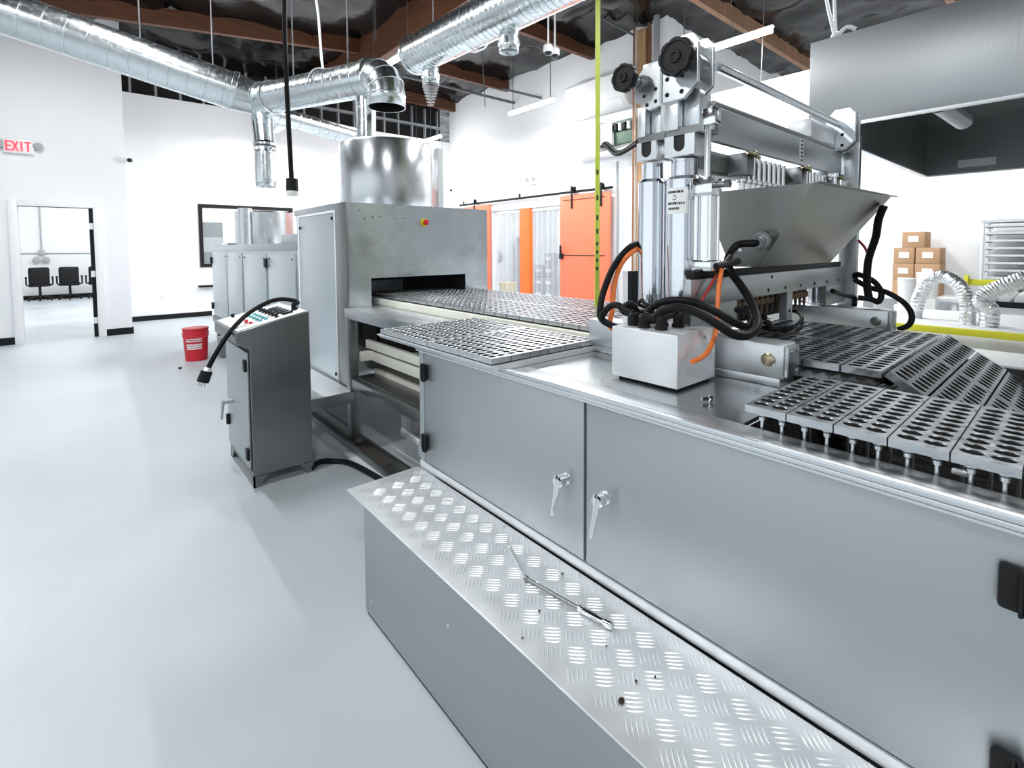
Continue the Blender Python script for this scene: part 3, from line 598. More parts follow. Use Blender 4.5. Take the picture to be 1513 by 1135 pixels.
p = MB(); p.box(1.45, 2.55, 1.94, 1.96, .52, .92); part('end_plate', p, 'steel_dark', r)
CX0, CXM, CX1, CZ = 1.705, 2.15, 2.595, 1.06

def mould_mesh(name, L, W, T, n=10, cols=2, matn='cast', fx=.37):
    """plate with rows of oval pockets cut through; long side on X, underside at z=-T"""
    bm = bmesh.new(); mx, my = L*.035, W*.04; K = 14
    cw = (W-2*my)/cols; ch = (L-2*mx)/n
    vd = {}
    def V(x, y, z):
        k = (round(x, 5), round(y, 5), round(z, 5))
        if k not in vd: vd[k] = bm.verts.new((x, y, z))
        return vd[k]
    def rect_pt(a, hx, hy):
        c, s_ = math.cos(a), math.sin(a); t = min(hx/abs(c) if abs(c) > 1e-9 else 9, hy/abs(s_) if abs(s_) > 1e-9 else 9); return c*t, s_*t
    ang = sorted([2*PI*k/K for k in range(K)]+[s1*math.atan2(cw/2, ch/2)+o for s1, o in ((1, 0), (-1, 0), (1, PI), (-1, PI))], key=lambda a: a % (2*PI))
    ang = [a % (2*PI) for a in ang]
    for i in range(n):
        for j in range(cols):
            cx = -L/2+mx+ch*(i+.5); cy = -W/2+my+cw*(j+.5); rx, ry = ch*fx, cw*.42
            o = []; e = []; ee = []; el = []
            for a in ang:
                x, y = rect_pt(a, ch/2, cw/2); o.append(V(cx+x, cy+y, 0))
                t = math.atan2(math.sin(a)*rx, math.cos(a)*ry)
                e.append(bm.verts.new((cx+rx*1.09*math.cos(t), cy+ry*1.04*math.sin(t), 0))); ee.append(bm.verts.new((cx+rx*math.cos(t), cy+ry*math.sin(t), -.0013))); el.append(bm.verts.new((cx+rx*.97*math.cos(t), cy+ry*.97*math.sin(t), -.0075)))
            m_ = len(ang)
            for k in range(m_):
                k2 = (k+1) % m_
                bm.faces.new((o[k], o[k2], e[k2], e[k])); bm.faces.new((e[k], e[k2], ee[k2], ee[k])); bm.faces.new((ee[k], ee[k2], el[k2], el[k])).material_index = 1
    # margins
    xs = (-L/2, -L/2+mx, L/2-mx, L/2); ys = (-W/2, -W/2+my, W/2-my, W/2)
    for a in range(3):
        for b in range(3):
            if a == 1 and b == 1: continue
            bm.faces.new([bm.verts.new(q) for q in ((xs[a], ys[b], 0), (xs[a+1], ys[b], 0), (xs[a+1], ys[b+1], 0), (xs[a], ys[b+1], 0))])
    c = [(-L/2, -W/2), (L/2, -W/2), (L/2, W/2), (-L/2, W/2)]
    for k in range(4):
        p, q = c[k], c[(k+1) % 4]; bm.faces.new([bm.verts.new(v) for v in ((*p, -T), (*q, -T), (*q, 0), (*p, 0))]).material_index = 2
    bmesh.ops.remove_doubles(bm, verts=bm.verts, dist=1e-5)
    bmesh.ops.recalc_face_normals(bm, faces=bm.faces)
    for fc in bm.faces:
        if abs(fc.calc_center_median().z) < 1e-5 and fc.normal.z < 0: bmesh.ops.reverse_faces(bm, faces=bm.faces); break
    me = bpy.data.meshes.new(name); bm.to_mesh(me); bm.free()
    me.polygons.foreach_set('use_smooth', [True]*len(me.polygons)); me.set_sharp_from_angle(angle=math.radians(25)); me.materials.append(M[matn]); me.materials.append(M['cavity_shade']); me.materials.append(M['cast_light'])
    return me
r = thing('mould_conveyor', 'long conveyor of dark oval mould plates running out of the oven mouth', 'conveyor', (2.15, 2, .9))
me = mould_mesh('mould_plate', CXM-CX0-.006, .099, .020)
def plate_at(me, loc, tilt, root):
    o = bpy.data.objects.new('mould_plate', me); COL.objects.link(o); o.parent = root; o.location = Vector(loc)-wl(root); o.rotation_euler = (tilt, 0, 0); return o
PT = .1045
nrow = 34
for k in range(nrow):
    for x in ((CX0+CXM)/2, (CXM+CX1)/2): plate_at(me, (x, .375+PT*(k+.5), CZ), 0, r)
SL = math.radians(33)
for k in range(5):
    for x in ((CX0+CXM)/2, (CXM+CX1)/2):
        d_ = PT*(k+.5)+.012; plate_at(me, (x, .372-d_*math.cos(SL), CZ+.012-d_*math.sin(SL)), SL, r)
p = MB(); p.box(1.665, 1.70, .62, 3.60, .989, 1.034, .002); part('side_rail', p, 'cream', r)
p = MB(); p.box(2.60, 2.64, .62, 3.60, .96, 1.034, .002); part('side_rail', p, 'cream', r)
p = MB(); p.box(1.72, 2.58, .42, 3.58, .985, 1.005); part('bed', p, 'dark', r)
for x in (1.695, 2.60):
    p = MB()
    pts = [(x, .43+.04*k, 1.022) for k in range(80)] if x < 2 else []
    pts = [(x, .40+.04*k, 1.020) for k in range(20)] + []
    pts += [(x, .37, 1.014)]+[(x, .372-.033*k, 1.006-.0215*k) for k in range(1, 13)]
    for i, q in enumerate(pts):
        p.cyl((x-.012, q[1], q[2]), (x+.012, q[1], q[2]), .013, n=10)
        p.box(x-.016, x-.011, q[1]-.019, q[1]+.019, q[2]-.008, q[2]+.008); p.box(x+.011, x+.016, q[1]-.019, q[1]+.019, q[2]-.008, q[2]+.008)
    part('chain', p, 'steel_dark', r)
    p = MB(); p.lathe([(.02, -.012), (.085, -.012), (.085, .012), (.02, .012)], (x, .42, .915), (1, 0, 0), 28)
    for k in range(16):
        a = 2*PI*k/16; c_ = Vector((x, .42+.09*math.cos(a), .915+.09*math.sin(a))); p.obox(c_, (.016, .022, .016), RXm(a))
    part('sprocket', p, 'steel_dark', r)
p = MB(); p.cyl((1.64, .42, .915), (2.66, .42, .915), .022, n=18); part('axle', p, 'steel_bright', r)
# ------------------------------------------------------------------ NEAR CABINET
r = thing('machine_cabinet', 'long stainless machine cabinet with two hinged doors, chrome lever handles and a steel worktop', 'cabinet', (2.0, .4, 0))
CF, CL, CE = 1.085, 1.905, -1.15
p = MB(); p.box(1.10, 1.19, CE, CL, .45, .972).box(1.088, 2.62, CE, CL, .04, .449).box(1.19, 2.62, CL-.04, CL, .45, .94).box(1.19, 2.62, CE, CE+.04, .45, .94); part('carcass', p, 'steel', r)
p = MB(); p.box(1.0865, 1.0995, 1.868, CL, .452, .976); part('corner_strip', p, 'steel_door', r)
p = MB(); p.box(1.083, 1.0995, CE, CL, .452, .481, .002); part('kick_strip', p, 'alu_white', r)
wt = MB(); wt.box(1.070, 1.19, CE, CL, .978, .989, .002); part('worktop', wt, 'steel_bright', r)
wt = MB(); wt.box(1.19, 1.70, .535, CL, .978, .989).box(1.70, 2.62, .535, CL, .94, .95); part('worktop', wt, 'worktop_steel', r)
p = MB(); p.box(1.069, 1.091, CE, 1.31, .9892, 1.003, .003); part('front_lip', p, 'steel_bright', r)
p = MB(); p.box(1.070, 1.0985, CE, CL, .9725, .9778); part('worktop_edge', p, 'steel_bright', r)
p = MB(); p.box(2.60, 2.62, CE+.05, .53, .80, .955).box(1.192, 2.62, CE+.05, .53, .78, .80).box(1.192, 1.70, .53, .534, .80, .977).box(1.70, 2.60, .53, .534, .80, .938).box(1.1905, 1.1925, CE+.05, .53, .80, .976); part('pit', p, 'dark', r)
doors = []
for i, (a, b_) in enumerate(((.950, 1.864), (-.055, .940), (-1.10, -.065))):
    p = MB(); p.box(CF, 1.0985, a, b_, .487, .969, .0025); d_ = part('door', p, 'steel_door', r); doors.append(d_)
def hinge(y, z, root, s=1):
    h = MB(); h.box(1.068, 1.0848, y-.004-.04*(s < 0), y+.036, z-.036, z+.036, .006)
    h = part('hinge', h, 'black', root)
    p = MB(); p.box(1.060, 1.0678, y+.006, y+.012, z-.038, z+.038, .003); p.cyl((1.070, y, z-.037), (1.070, y, z+.037), .007, n=10); part('hinge_pin', p, 'black', h)
for z in (.885, .577): hinge(1.836, z, doors[0])
for z in (.885, .577): hinge(.042, z, doors[1])
def lever(y, z, root, tilt):
    h = MB(); h.lathe([(.019, 0), (.019, .006), (.014, .008), (.014, .02), (.019, .022), (.020, .040), (.016, .044)], (CF, y, z), (-1, 0, 0), 24); h = part('lever_handle', h, 'chrome', root, 'chrome lever handle')
    p = MB(); c0_ = Vector((CF-.034, y, z)); 
    pts = [c0_+Vector((0, 0, .012)), c0_+Vector((-.004, tilt*.03, -.03)), c0_+Vector((-.012, tilt*.09, -.105))]
    p.tube(pts, [.0135-.0075*k/12 for k in range(13)], 10); part('lever', p, 'chrome', h)
lever(1.020, .713, doors[0], .16); lever(.868, .713, doors[1], .16)
p = MB(); p.box(1.10, 1.12, 1.905, 1.91, .05, .9); part('side_seam', p, 'steel', r)
# ------------------------------------------------------------------ STEP
r = thing('step_platform', 'low stainless step with a bright tread plate top along the front of the cabinet', 'step', (.91, .4, 0))
p = MB(); p.box(.768, .782, -1.15, 1.79, .012, .444, .003); part('front_panel', p, 'steel_door', r)
p = MB(); p.box(.79, 1.068, 1.70, 1.82, .03, .444, .004); part('end_panel', p, 'steel_dark', r)
p = MB(); p.box(.772, 1.07, -1.15, 1.78, .001, .012); part('base_lip', p, 'dark', r)
p = MB(); p.box(.752, 1.076, -1.15, 1.912, .4455, .4515, .002); pl_ = part('tread_plate', p, 'tread', r)
# raised five-bar tread: groups turned against each other, 45 degrees to the step
p = MB(); c = .057; s2 = math.sqrt(.5)
for i in range(-24, 46):
    for j in range(-46, 30):
        gx = .845+(i*c-j*c)*s2*1.0; gy = .60+(i*c+j*c)*s2
        if not (.772 < gx < 1.058 and -.30 < gy < 1.885): continue
        a = PI/4 if (i+j) % 2 else -PI/4
        for k in range(5):
            off = (k-2)*.0106; L_ = .0262*(1-.07*abs(k-2))
            dx, dy = math.cos(a), math.sin(a); cx, cy = gx-dy*off, gy+dx*off
            ux, uy = dx*L_, dy*L_; vx, vy = -dy*.0028, dx*.0028
            zb, zt = .4513, .4532
            B = [(cx-ux, cy-uy, zb), (cx-ux*.2-vx, cy-uy*.2-vy, zb), (cx+ux*.2-vx, cy+uy*.2-vy, zb), (cx+ux, cy+uy, zb), (cx+ux*.2+vx, cy+uy*.2+vy, zb), (cx-ux*.2+vx, cy-uy*.2+vy, zb)]
            B = [q for q in B]
            T0 = (cx-ux*.62, cy-uy*.62, zt); T1 = (cx+ux*.62, cy+uy*.62, zt)
            vs = [p.bm.verts.new(q) for q in B]; t0 = p.bm.verts.new(T0); t1 = p.bm.verts.new(T1)
            for q in ((vs[0], vs[1], t0), (vs[1], vs[2], t1, t0), (vs[2], vs[3], t1), (vs[3], vs[4], t1), (vs[4], vs[5], t0, t1), (vs[5], vs[0], t0)): p.bm.faces.new(q)
part('raised_tread', p, 'tread', pl_)
screwparts([(.768, 1.73, .075), (.768, 1.2, .30), (.768, .4, .1)], (-1, 0, 0), .006, .003, 'rivet', 'chrome', r)
# wrench and crumbs on the step
r = thing('breaker_bar', 'chrome jointed bar wrench lying on the tread plate', 'wrench', (.95, .95, .4535))
zz = .4615
q0, q1, q2, q3 = (.985, 1.172, zz), (.927, 1.030, zz), (.953, .853, zz), (.966, .768, zz+.001)
p = MB(); p.tube([q0, ((q0[0]+q1[0])/2, (q0[1]+q1[1])/2, zz), q1], [.0075+.0012*(k == 0) for k in range(13)], 12); part('handle', p, 'chrome', r)
p = MB(); p.tube([q1, q2], .0052, 12, sm=False); p.ball(q1, .0085); part('shaft', p, 'steel_dark', r)
p = MB(); dv = (Vector(q3)-Vector(q2)); p.lathe([(.006, 0), (.0095, .003), (.0095, .062), (.0075, .066), (.0078, .078), (.0115, .082), (.0115, .10), (.008, .104)], Vector(q2)+Vector((0, 0, .002)), dv, 20); part('socket_head', p, 'chrome', r)
random.seed(5)
for i, (px, py, s) in enumerate(((918, 1036, 3.2), (772, 943, 1.2), (940, 1007, 1.4), (968, 1001, 1.3), (831, 848, 1.6), (797, 903, 1.4), (745, 778, 1.0), (896, 955, 1.1))):
    q = at(px, py, Z=.4535); b_ = MB(); b_.ball((q.x, q.y, .4545), .0022*s, (1.2, .9, .7), 8)
    single('metal_crumb', b_, 'stain', ('largest dark crumb on the tread plate towards the camera', 'dark speck on the tread plate left of the bar wrench', 'dark speck just above the largest crumb on the tread plate', 'right one of two specks above the largest crumb', 'ring-like speck near the back edge of the tread plate', 'dark speck under the bar wrench shaft', 'speck at the back edge of the tread plate near the cabinet corner', 'speck right of the bar wrench socket')[i], 'debris')
# ------------------------------------------------------------------ TRAY of mould plates on the cabinet
TX0, TX1, TY0, TY1 = 1.045, 1.60, 1.335, 2.20
r = thing('sheet_pan', 'shallow steel pan of mould plates overhanging the cabinet end', 'tray', (1.32, 1.77, .99))
p = MB(); p.prism([(TX0-.012, .990+.018), (TX0+.008, .990), (TX1-.008, .990), (TX1+.012, .990+.018), (TX1+.012, 1.0095), (TX0-.012, 1.0095)], 'y', TY0-.012, TY1+.012); part('pan', p, 'alu_white', r)
p = MB(); p.box(TX0+.004, TX1-.004, TY0+.004, TY1-.004, 1.0096, 1.0135); part('pan_gap_shade', p, 'black', r)  # black sheet painted in as the shadow gap under the mould plates
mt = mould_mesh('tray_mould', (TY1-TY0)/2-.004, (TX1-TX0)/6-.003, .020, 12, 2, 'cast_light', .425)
names = ('first', 'second', 'third', 'fourth', 'fifth', 'last')
for j in range(2):
    for i in range(6):
        o = bpy.data.objects.new('mould_plate', mt); COL.objects.link(o)
        o.location = (TX0+(TX1-TX0)*(i+.5)/6, TY0+(TY1-TY0)*(j+.5)/2, 1.034); o.rotation_euler = (0, 0, PI/2)
        tag(o, '%s mould plate back from the aisle in the %s row of the steel pan' % (names[i], ('depositor-side', 'oven-side')[j]), 'mould', 'mould plates on the steel pan')
p = MB(); p.lathe([(.012, 0), (.012, .02), (.02, .024), (.02, .03)], (1.64, 1.40, .9895), n=14); single('white_peg', p, 'white_plastic', 'small white peg on the worktop beside the corner of the steel pan', 'peg')
# ------------------------------------------------------------------ front row of mould plates on spring pins
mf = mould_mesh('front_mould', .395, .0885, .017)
FX = 1.155+.395/2; FZ = 1.05
ordn = ('mould plate at the left end of the front row on spring pins', 'second mould plate from the left in the front row on spring pins', 'third mould plate from the left, brightest in the front row on spring pins', 'fourth mould plate from the left in the front row on spring pins', 'fifth mould plate from the left in the front row on spring pins', 'last mould plate at the right picture edge of the front row')
for k in range(6):
    yc = .516-.0912*(k+.5)
    o = bpy.data.objects.new('mould_plate', mf); COL.objects.link(o); o.location = (FX, yc, FZ)
    tag(o, ordn[k], 'mould', 'mould plates on spring pins')
    for (dx) in (-.155, .155):
        for dy in (-.022, .022):
            p = MB(); x_, y_ = FX+dx, yc+dy; p.lathe([(.010, FZ-.0175), (.010, FZ-.030), (.007, FZ-.034), (.007, FZ-.042), (.004, FZ-.044), (.004, FZ-.075), (.006, FZ-.077), (.006, FZ-.12), (.004, FZ-.122), (.004, .803)], (x_, y_, 0), n=12)
            part('spring_pin', p, 'steel_bright', o)
# ------------------------------------------------------------------ DEPOSITOR
DEP = r = thing('depositor', 'steel depositing machine with twin columns, black adjusting knobs, piston row and a flared hopper', 'machine', (2.2, .95, 1.0))
def block(x0, x1, out):
    p = MB(); p.box(x0, x1, .588, 1.35, 1.018, 1.122, .004); b_ = part('carriage_block', p, 'steel_bright', r)
    p = MB(); p.lathe([(.021, 0), (.021, .004), (.016, .007), (.001, .007)], (x0, .632, 1.072), (-1, 0, 0), 24); part('bolt_head', p, 'brass' if out < 0 else 'steel_dark', b_)
    p = MB(); p.box(x0+.004, x1-.004, .576, .588, 1.024, 1.116, .002); part('end_cap', p, 'steel', b_)
    screwparts([(x0+.02, .576, 1.10), (x1-.02, .576, 1.10), (x1-.02, .576, 1.04)], (0, -1, 0), .006, .004, 'cap_screw', 'chrome', b_)
    p = MB(); p.box(x0+.005, x1+.03, .60, 1.35, .9895, 1.017, .003); part('slide_rail', p, 'steel_bright', b_)
block(1.572, 1.665, -1); block(2.735, 2.84, 1)
def column(x, y, rr, z0, z1, neck):
    p = MB(); p.lathe([(rr, z0), (rr, z1-.012), (rr-.010, z1), (neck, z1+.001), (neck, z1+.06)], (x, y, 0), n=40); return part('guide_column', p, 'polished', r)
c1 = column(1.632, 1.088, .054, 1.1225, 1.672, .040); c2 = column(1.628, .955, .063, 1.1225, 1.668, .045)
# sticker on the right column
p = MB(); cx_, cy_, rr = 1.628, .955, .0636
def arc_patch(p, a0, a1, z0, z1, rr, n=8):
    for k in range(n):
        A = a0+(a1-a0)*k/n; B = a0+(a1-a0)*(k+1)/n
        P = lambda a, z, q: (cx_+q*math.cos(a), cy_+q*math.sin(a), z)
        p.hexa([P(A, z0, rr), P(B, z0, rr), P(B, z1, rr), P(A, z1, rr), P(A, z0, rr+.0006), P(B, z0, rr+.0006), P(B, z1, rr+.0006), P(A, z1, rr+.0006)])
A0, A1 = math.radians(150), math.radians(222)
arc_patch(p, A0, A1, 1.535, 1.625, rr); st = part('notice_sticker', p, 'paper', r, 'white sticker with black print')
p = MB(); random.seed(11)
for (z, a0, a1) in ((1.607, 155, 208), (1.567, 156, 213), (1.549, 158, 196)):
    a = a0
    while a < a1:
        w_ = random.choice((3, 4, 5, 7)); arc_patch(p, math.radians(a), math.radians(min(a+w_, a1)), z, z+.008, rr+.0007, 2); a += w_+random.choice((.8, 1.5, 2.5))
for k in range(9):
    t0 = -2.4+k*.55; am, zm = 180, 1.591
    a = am+6*math.cos(t0); z = zm+.008*math.sin(t0)
    arc_patch(p, math.radians(a-1.2), math.radians(a+1.2), z-.0016, z+.0016, rr+.0007, 1)
part('print', p, 'ink', st)
# clevis blocks over the columns
def clevis(x0, x1, y0, y1, z0, zt, knob, nm):
    yc = (y0+y1)/2; w_ = .021; xf = x0; zs = z0+(zt-z0)*.32
    p = MB(); p.box(x0+.012, x1, y0, y1, z0, zs, .002); p.box(x0, x0+.0119, y0, yc-w_, z0, zs); p.box(x0, x0+.0119, yc+w_, y1, z0, zs)
    p.prism([(yc-w_, z0), (yc+w_, z0), (yc+w_, zs-.035)]+[(yc+w_*math.cos(a), zs-.035-w_*math.sin(a)) for a in [PI*k/10 for k in range(1, 10)]]+[(yc-w_, zs-.035)], 'x', x0, x0+.0119)
    b_ = part('clevis_block', p, 'steel_bright', r)
    p = MB(); p.box(x0+.0105, x0+.0118, yc-w_+.0005, yc+w_-.0005, zs-.055, zs+.03); part('slot', p, 'dark', b_)
    p = MB(); p.box(x0+.006, x1-.004, y0-.03, y1-.002, zs+.001, zs+.027); part('pad', p, 'steel_dark', b_)
    p = MB(); p.box(x0+.03, x1, y0, yc-.012, zs+.028, zt, .002); p.box(x0-.002, x0+.028, yc+.004, y1-.004, zs+.020, zt-.012, .002); p.box(x0+.034, x1-.004, yc-.0115, y1-.004, zs+.028, zt-.004); part('slide_jaw', p, 'steel_bright', b_)
    return b_
k2 = clevis(1.558, 1.665, .878, .992, 1.733, 1.952, 1, 'a')
k1 = clevis(1.572, 1.68, 1.035, 1.118, 1.738, 1.945, 1, 'b')
def knob(x, y, z, R_, root, blen):
    p = MB(); n_ = 64; P_ = []
    for xo, sc in ((0, .94), (-.006, 1.0), (-.026, 1.0), (-.032, .95)):
        ring = [p.bm.verts.new((x+xo, y+R_*sc*(1+.10*abs(math.cos(4*a))**.7-.06)*math.cos(a), z+R_*sc*(1+.10*abs(math.cos(4*a))**.7-.06)*math.sin(a))) for a in [2*PI*k/n_ for k in range(n_)]]
        if P_:
            for k in range(n_): p.bm.faces.new((P_[-1][k], P_[-1][(k+1) % n_], ring[(k+1) % n_], ring[k]))
        P_.append(ring)
    p.bm.faces.new(P_[0])
    for q, xo in ((.80, -.032), (.76, -.028), (.36, -.028), (.33, -.034), (.20, -.034), (.17, -.031)):
        ring = [p.bm.verts.new((x+xo, y+R_*q*math.cos(a), z+R_*q*math.sin(a))) for a in [2*PI*k/n_ for k in range(n_)]]
        for k in range(n_): p.bm.faces.new((P_[-1][k], P_[-1][(k+1) % n_], ring[(k+1) % n_], ring[k]))
        P_.append(ring)
    p.bm.faces.new(P_[-1])
    kb = part('adjusting_knob', p, 'black', root)
    p = MB(); p.lathe([(.016, 0), (.016, blen*.4), (.022, blen*.42), (.022, blen)], (x, y, z), (1, 0, 0), 20); part('spindle', p, 'steel_dark', kb)
    return kb
def hexplate(x0, x1, y, z, root, s=1):
    """y: right edge side; chamfered bearing plate"""
    poly = [(y+.085*s, z-.10), (y+.085*s, z+.07), (y+.045*s, z+.11), (y-.02*s, z+.11), (y-.045*s, z+.075), (y-.045*s, z-.055), (y+.005*s, z-.10)]
    p = MB(); p.prism(poly, 'x', x0, x1); b_ = part('bearing_plate', p, 'steel_bright', root)
    md = b_.modifiers.new('bev', 'BEVEL'); md.width = .002; md.segments = 2
    screwparts([(x0, y+.067*s, z-.022), (x0, y+.067*s, z-.075), (x0, y+.012*s, z-.022), (x0, y+.012*s, z-.075)], (-1, 0, 0), .008, .002, 'socket_screw', 'black', b_)
    return b_
hexplate(1.540, 1.557, .905, 2.018, r); hexplate(1.62, 1.636, .895, 2.018, r)
p = MB(); p.box(1.5575, 1.6195, .885, .965, 1.9525, 2.10); p.cyl((1.557, .90, 2.03), (1.62, .90, 2.03), .045, n=24); part('gear_housing', p, 'steel_dark', r)
p = MB(); p.prism([(1.02, 2.06), (1.02, 1.925), (1.065, 1.915), (1.128, 1.962), (1.128, 2.03), (1.085, 2.075)], 'x', 1.568, 1.580); b_ = part('bearing_plate', p, 'steel_bright', r)
screwparts([(1.568, 1.036, 1.985), (1.568, 1.036, 1.942), (1.568, 1.072, 1.936), (1.568, 1.085, 1.97)], (-1, 0, 0), .007, .002, 'socket_screw', 'black', b_)
p = MB(); p.box(1.5805, 1.66, 1.03, 1.10, 1.9455, 2.09, .003); part('gear_housing', p, 'steel', r)
knob(1.505, .905, 2.040, .061, r, .038); knob(1.515, 1.120, 2.030, .049, r, .05)
# rods and beams across the conveyor
p = MB(); p.cyl((1.636, .842, 2.025), (2.965, .842, 2.025), .0155, n=20); part('tie_rod', p, 'polished', r)
p = MB(); p.box(1.667, 3.0, .862, .884, 1.785, 1.905, .003); bm_ = part('cross_beam', p, 'steel', r)
p = MB(); p.cyl((1.667, .872, 1.916), (2.9, .872, 1.916), .0105, n=14); part('rail_rod', p, 'steel_dark', bm_)
p = MB(); p.box(2.43, 2.47, .8605, .8619, 1.79, 1.90); part('ruler_strip', p, 'alu_white', bm_)
p = MB()
for k in range(6): p.box(2.44, 2.46, .8598, .8604, 1.80+.017*k, 1.808+.017*k)
part('ruler_mark', p, 'ink', bm_)
p = MB(); p.box(1.69, 3.0, .93, 1.02, 1.70, 1.775, .003); part('rear_beam', p, 'steel_dark', r)
for x in (1.90, 2.44, 2.90):
    p = MB(); p.box(x, x+.06, .855, .93, 1.69, 1.775, .003); b_ = part('beam_clamp', p, 'steel_dark', r)
    p = MB(); p.tube([(x-.01, .85, 1.772), (x+.03, .84, 1.765), (x+.09, .85, 1.762)], .008, 8, 3); p.ball((x+.03, .842, 1.768), .014); part('wing_nut', p, 'brass', b_)
for k in range(18):
    x = 1.965+.049*k if k < 9 else 2.505+.043*(k-9)
    p = MB(); p.lathe([(.0125, 1.775), (.0125, 1.685), (.020, 1.683), (.020, 1.672), (.012, 1.670), (.012, 1.61), (.017, 1.605), (.017, 1.585), (.010, 1.58), (.010, 1.40)], (x, .905, 0), n=14); part('piston_rod', p, 'chrome', r)
# far side frame
far1 = hexplate(2.935, 2.955, .832, 2.005, r); hexplate(3.0, 3.018, .832, 2.005, r)
p = MB(); p.box(2.956, 2.999, .86, .90, 1.90, 2.10); part('gear_housing', p, 'steel_dark', r)
p = MB(); p.box(2.60, 2.92, .875, .98, 1.935, 2.02, .003); part('gearbox', p, 'alu_white', r)
p = MB(); p.box(3.02, 3.06, .79, .87, 1.10, 1.985, .003); part('side_frame', p, 'steel', r)
p = MB(); p.lathe([(.05, 1.1225), (.05, 1.70), (.04, 1.705), (.04, 1.80)], (2.90, .93, 0), n=30); part('guide_column', p, 'polished', r)
p = MB(); p.lathe([(.012, 1.65), (.012, 1.76), (.024, 1.762), (.024, 1.78)], (2.86, .85, 0), n=16); part('cylinder_rod', p, 'chrome', r)
# pneumatic cylinder beside the columns
p = MB(); p.box(1.53, 1.60, .800, .868, 1.338, 1.375, .003); p.box(1.53, 1.60, .800, .868, 1.585, 1.645, .003); p.cyl((1.565, .834, 1.375), (1.565, .834, 1.585), .030, n=28)
for dx, dy in ((-.026, -.025), (-.026, .025), (.026, -.025), (.026, .025)): p.cyl((1.565+dx, .834+dy, 1.375), (1.565+dx, .834+dy, 1.585), .006, n=8)
cy = part('air_cylinder', p, 'chrome', r)
p = MB(); p.cyl((1.565, .834, 1.645), (1.565, .834, 1.80), .011, n=14); p.lathe([(.02, 1.80), (.02, 1.815)], (1.565, .834, 0), n=16); p.box(1.545, 1.585, .80, .845, 1.815, 1.87, .003); part('cylinder_rod', p, 'chrome', cy)
p = MB(); p.cyl((1.56, .80, 1.62), (1.56, .765, 1.62), .011, n=12); p.cyl((1.56, .77, 1.62), (1.56, .755, 1.62), .014, n=6); part('air_fitting', p, 'steel_dark', cy)
# hopper rail and its supports
p = MB(); YR = .838
p.box(1.478, 3.13, YR, YR+.03, 1.222, 1.312, .002).box(1.478, 1.80, YR, YR+.03, 1.125, 1.222).box(2.26, 2.32, YR, YR+.03, 1.10, 1.222).box(2.74, 3.13, YR, YR+.03, 1.125, 1.222)
rp = part('front_plate', p, 'steel', r)
screwparts([(1.9+.17*k, YR, 1.243) for k in range(7)]+[(2.1, YR, 1.295), (1.86, YR, 1.16), (1.88, YR, 1.10), (2.29, YR, 1.14), (2.36, YR, 1.17)], (0, -1, 0), .007, .003, 'socket_screw', 'black', rp)
p = MB(); p.box(1.50, 2.96, YR+.002, YR+.032, 1.313, 1.337, .002); part('gasket_bar', p, 'black', r)
p = MB(); p.box(1.80, 2.74, .99, 1.01, 1.09, 1.31).box(1.80, 2.74, .87, .99, 1.29, 1.31); part('nozzle_housing', p, 'dark', r)
for k in range(16):
    x = 1.84+.054*k; p = MB(); p.lathe([(.012, 1.29), (.012, 1.20), (.018, 1.198), (.018, 1.175), (.008, 1.17), (.005, 1.13)], (x, .905, 0), n=12); part('nozzle', p, 'nozzle_brown', r)
# hopper: flared, open at the top
hx0, hx1 = 1.935, 2.79; rim, bot = 1.64, 1.338
def hop(o):
    return [(hx0+o, .640+o, rim), (hx1-o, .603+o, rim), (hx1-o, 1.06-o, rim), (hx0+o, 1.06-o, rim), (hx0+.03+o, .832+o, bot), (hx1-.02-o, .832+o, bot), (hx1-.02-o, .945-o, bot), (hx0+.03+o, .945-o, bot)]
p = MB(); A = [p.bm.verts.new(v) for v in hop(0)]; B = [p.bm.verts.new(v) for v in hop(.004)]
for k in range(4):
    k2_ = (k+1) % 4
    p.bm.faces.new((A[k], A[k2_], A[4+k2_], A[4+k])); p.bm.faces.new((B[k], B[4+k], B[4+k2_], B[k2_])); p.bm.faces.new((A[k], B[k], B[k2_], A[k2_]))
p.bm.faces.new(B[4:]); p.bm.faces.new(A[4:][::-1])
H = part('hopper', p, 'hopper_steel', r, 'flared steel hopper')
p = MB(); p.hexa([(hx0-.002, .620, rim), (hx1+.03, .583, rim), (hx1+.03, .603, rim), (hx0-.002, .640, rim), (hx0-.002, .620, rim+.004), (hx1+.03, .583, rim+.004), (hx1+.03, .603, rim+.004), (hx0-.002, .640, rim+.004)]); part('rim_flange', p, 'hopper_steel', H)
# inlet fitting on the hopper's end
f0 = at(1138, 354, X=hx0-.0); p = MB(); fx = Vector((-1, -.25, -.12)).normalized()
base = Vector((hx0+.01, f0.y+.035, f0.z))
p.lathe([(.034, 0), (.034, .018), (.026, .02), (.026, .04), (.034, .042), (.034, .058), (.024, .060), (.024, .085), (.019, .087), (.019, .13)], base, fx, 28); ft = part('hose_fitting', p, 'steel_dark', H)
fend = base+fx*.125
# sensors by the hopper foot
p = MB(); p.cyl(at(1057, 394, Y=.80), at(1090, 386, Y=.80), .012, n=12); p.cyl(at(1062, 402, Y=.80), at(1080, 378, Y=.80), .008, n=10); part('sensor', p, 'black', r)
# black upright left of the columns
p = MB(); p.box(1.60, 1.64, 1.155, 1.175, 1.123, 1.325); u_ = part('side_upright', p, 'black', r)
p = MB(); p.box(1.60, 1.62, 1.1755, 1.20, 1.123, 1.325); part('upright_face', p, 'alu_white', u_)
